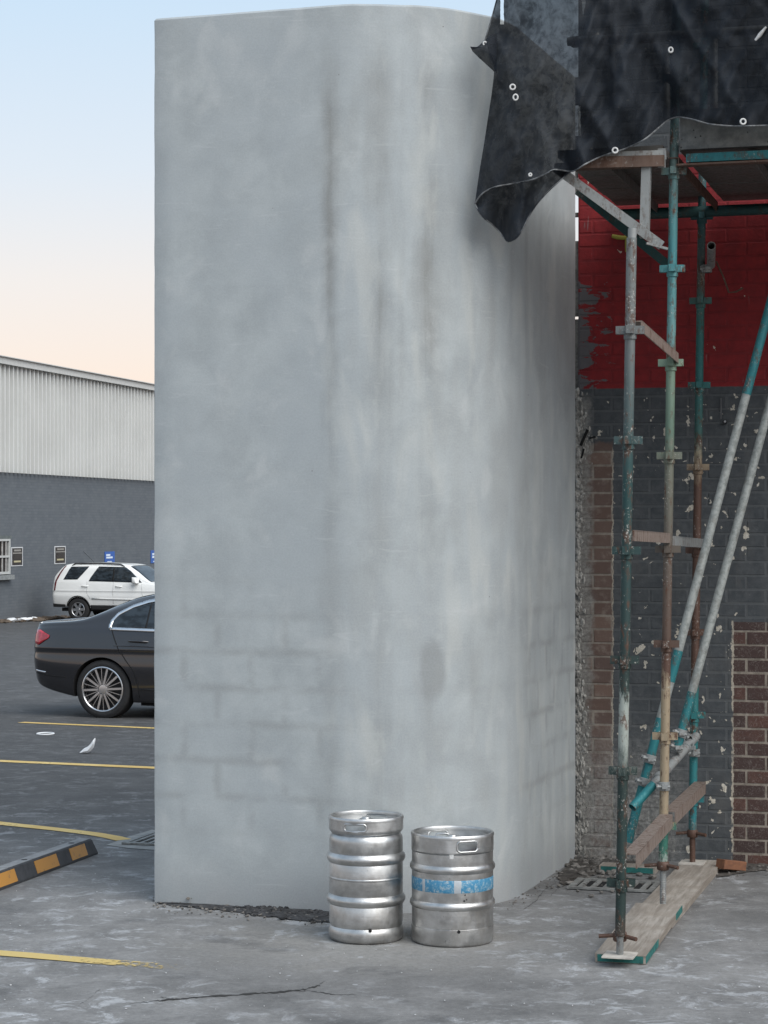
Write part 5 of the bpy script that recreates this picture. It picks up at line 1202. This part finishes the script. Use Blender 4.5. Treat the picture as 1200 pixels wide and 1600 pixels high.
patch_sheet('bitumen_edge', [(240, 1407), (300, 1408), (360, 1412), (420, 1416), (480, 1420), (530, 1424), (530, 1443), (480, 1441), (420, 1433), (350, 1424), (290, 1418), (246, 1413)], M_bit, .005, .018)
patch_sheet('dirt_patch', [(1112, 1352), (1160, 1344), (1230, 1348), (1230, 1356), (1170, 1364), (1120, 1372)], M_soil, .005, .02)
def scatter(name, n_, fn, r0_, r1_, mat):
    mb = MB()
    for i in range(n_):
        x, y = fn(); q = G(x, y); r_ = random.uniform(r0_, r1_) * random.uniform(.5, 1); mb.rock(q + ZZ * (r_ * .35 + .004), r_, .65)
    mb.build(name, mat, None, None, kind='stuff')
scatter('rubble', 420, lambda: (random.gauss(932, 34), 1336 + abs(random.gauss(0, 22))), .008, .032, M_stone)
scatter('rubble', 420, lambda: (random.uniform(245, 520), 0) and (lambda x: (x, interp(x, [(240, 1410), (530, 1432)]) + random.gauss(0, 5)))(random.uniform(380, 522)), .005, .022, M_bit)
scatter('rubble', 260, lambda: (lambda x: (x, interp(x, [(240, 1410), (530, 1436)]) + random.gauss(1, 6)))(random.uniform(240, 522)), .004, .015, M_stone)
scatter('rubble', 90, lambda: (random.uniform(1110, 1215), random.gauss(1358, 5)), .006, .022, M_stone)
scatter('rubble', 60, lambda: (lambda t_: (lerp(890, 790, t_) + random.gauss(4, 5), lerp(1352, 1412, t_) + random.gauss(5, 4)))(random.random()), .003, .012, M_stone)
scatter('grit', 260, lambda: (random.uniform(0, 1200), random.uniform(1360, 1598)), .002, .006, plain('pale_grit', (0.40, .40, .40), .9, 0, .4))
# lumps of render stuck at the foot of the wall
for x, y, r_ in ((401, 1409, .030), (300, 1407, .016), (294, 1408, .012)):
    q = G(x, y + 6); mb = MB(); mb.rock(q + ZZ * .035, r_, .8); mb.build('render_lump', plain('brown_render_lump', (0.16, .145, .125), .95), None, label=None, kind='stuff')
# leaf litter and rubbish along the far wall
mb = MB(); M_leaf = plain('dry_leaf_litter', (0.10, .075, .055), .95, 0, .5, 3)
for i in range(240):
    s_ = random.uniform(sw(-30), sw(84)); q = WP(s_, -.15 - abs(random.gauss(0, .30)), 0); q.z = gz(q.y) + .03; mb.rock(q, random.uniform(.04, .16), .5)
mb.build('leaf_litter', M_leaf, None, None, kind='stuff')
q = WP(sw(8), -.55, 0); q.z = gz(q.y) + .03; mb = MB()
for i in range(5): mb.rock(q + WX * (i - 2) * .42 + ZZ * .03, random.uniform(.12, .2), .45)
mb.build('crumpled_wrapping', M_paper, None, 60, label='white crumpled wrapping at the foot of the far grey wall', cat='litter')
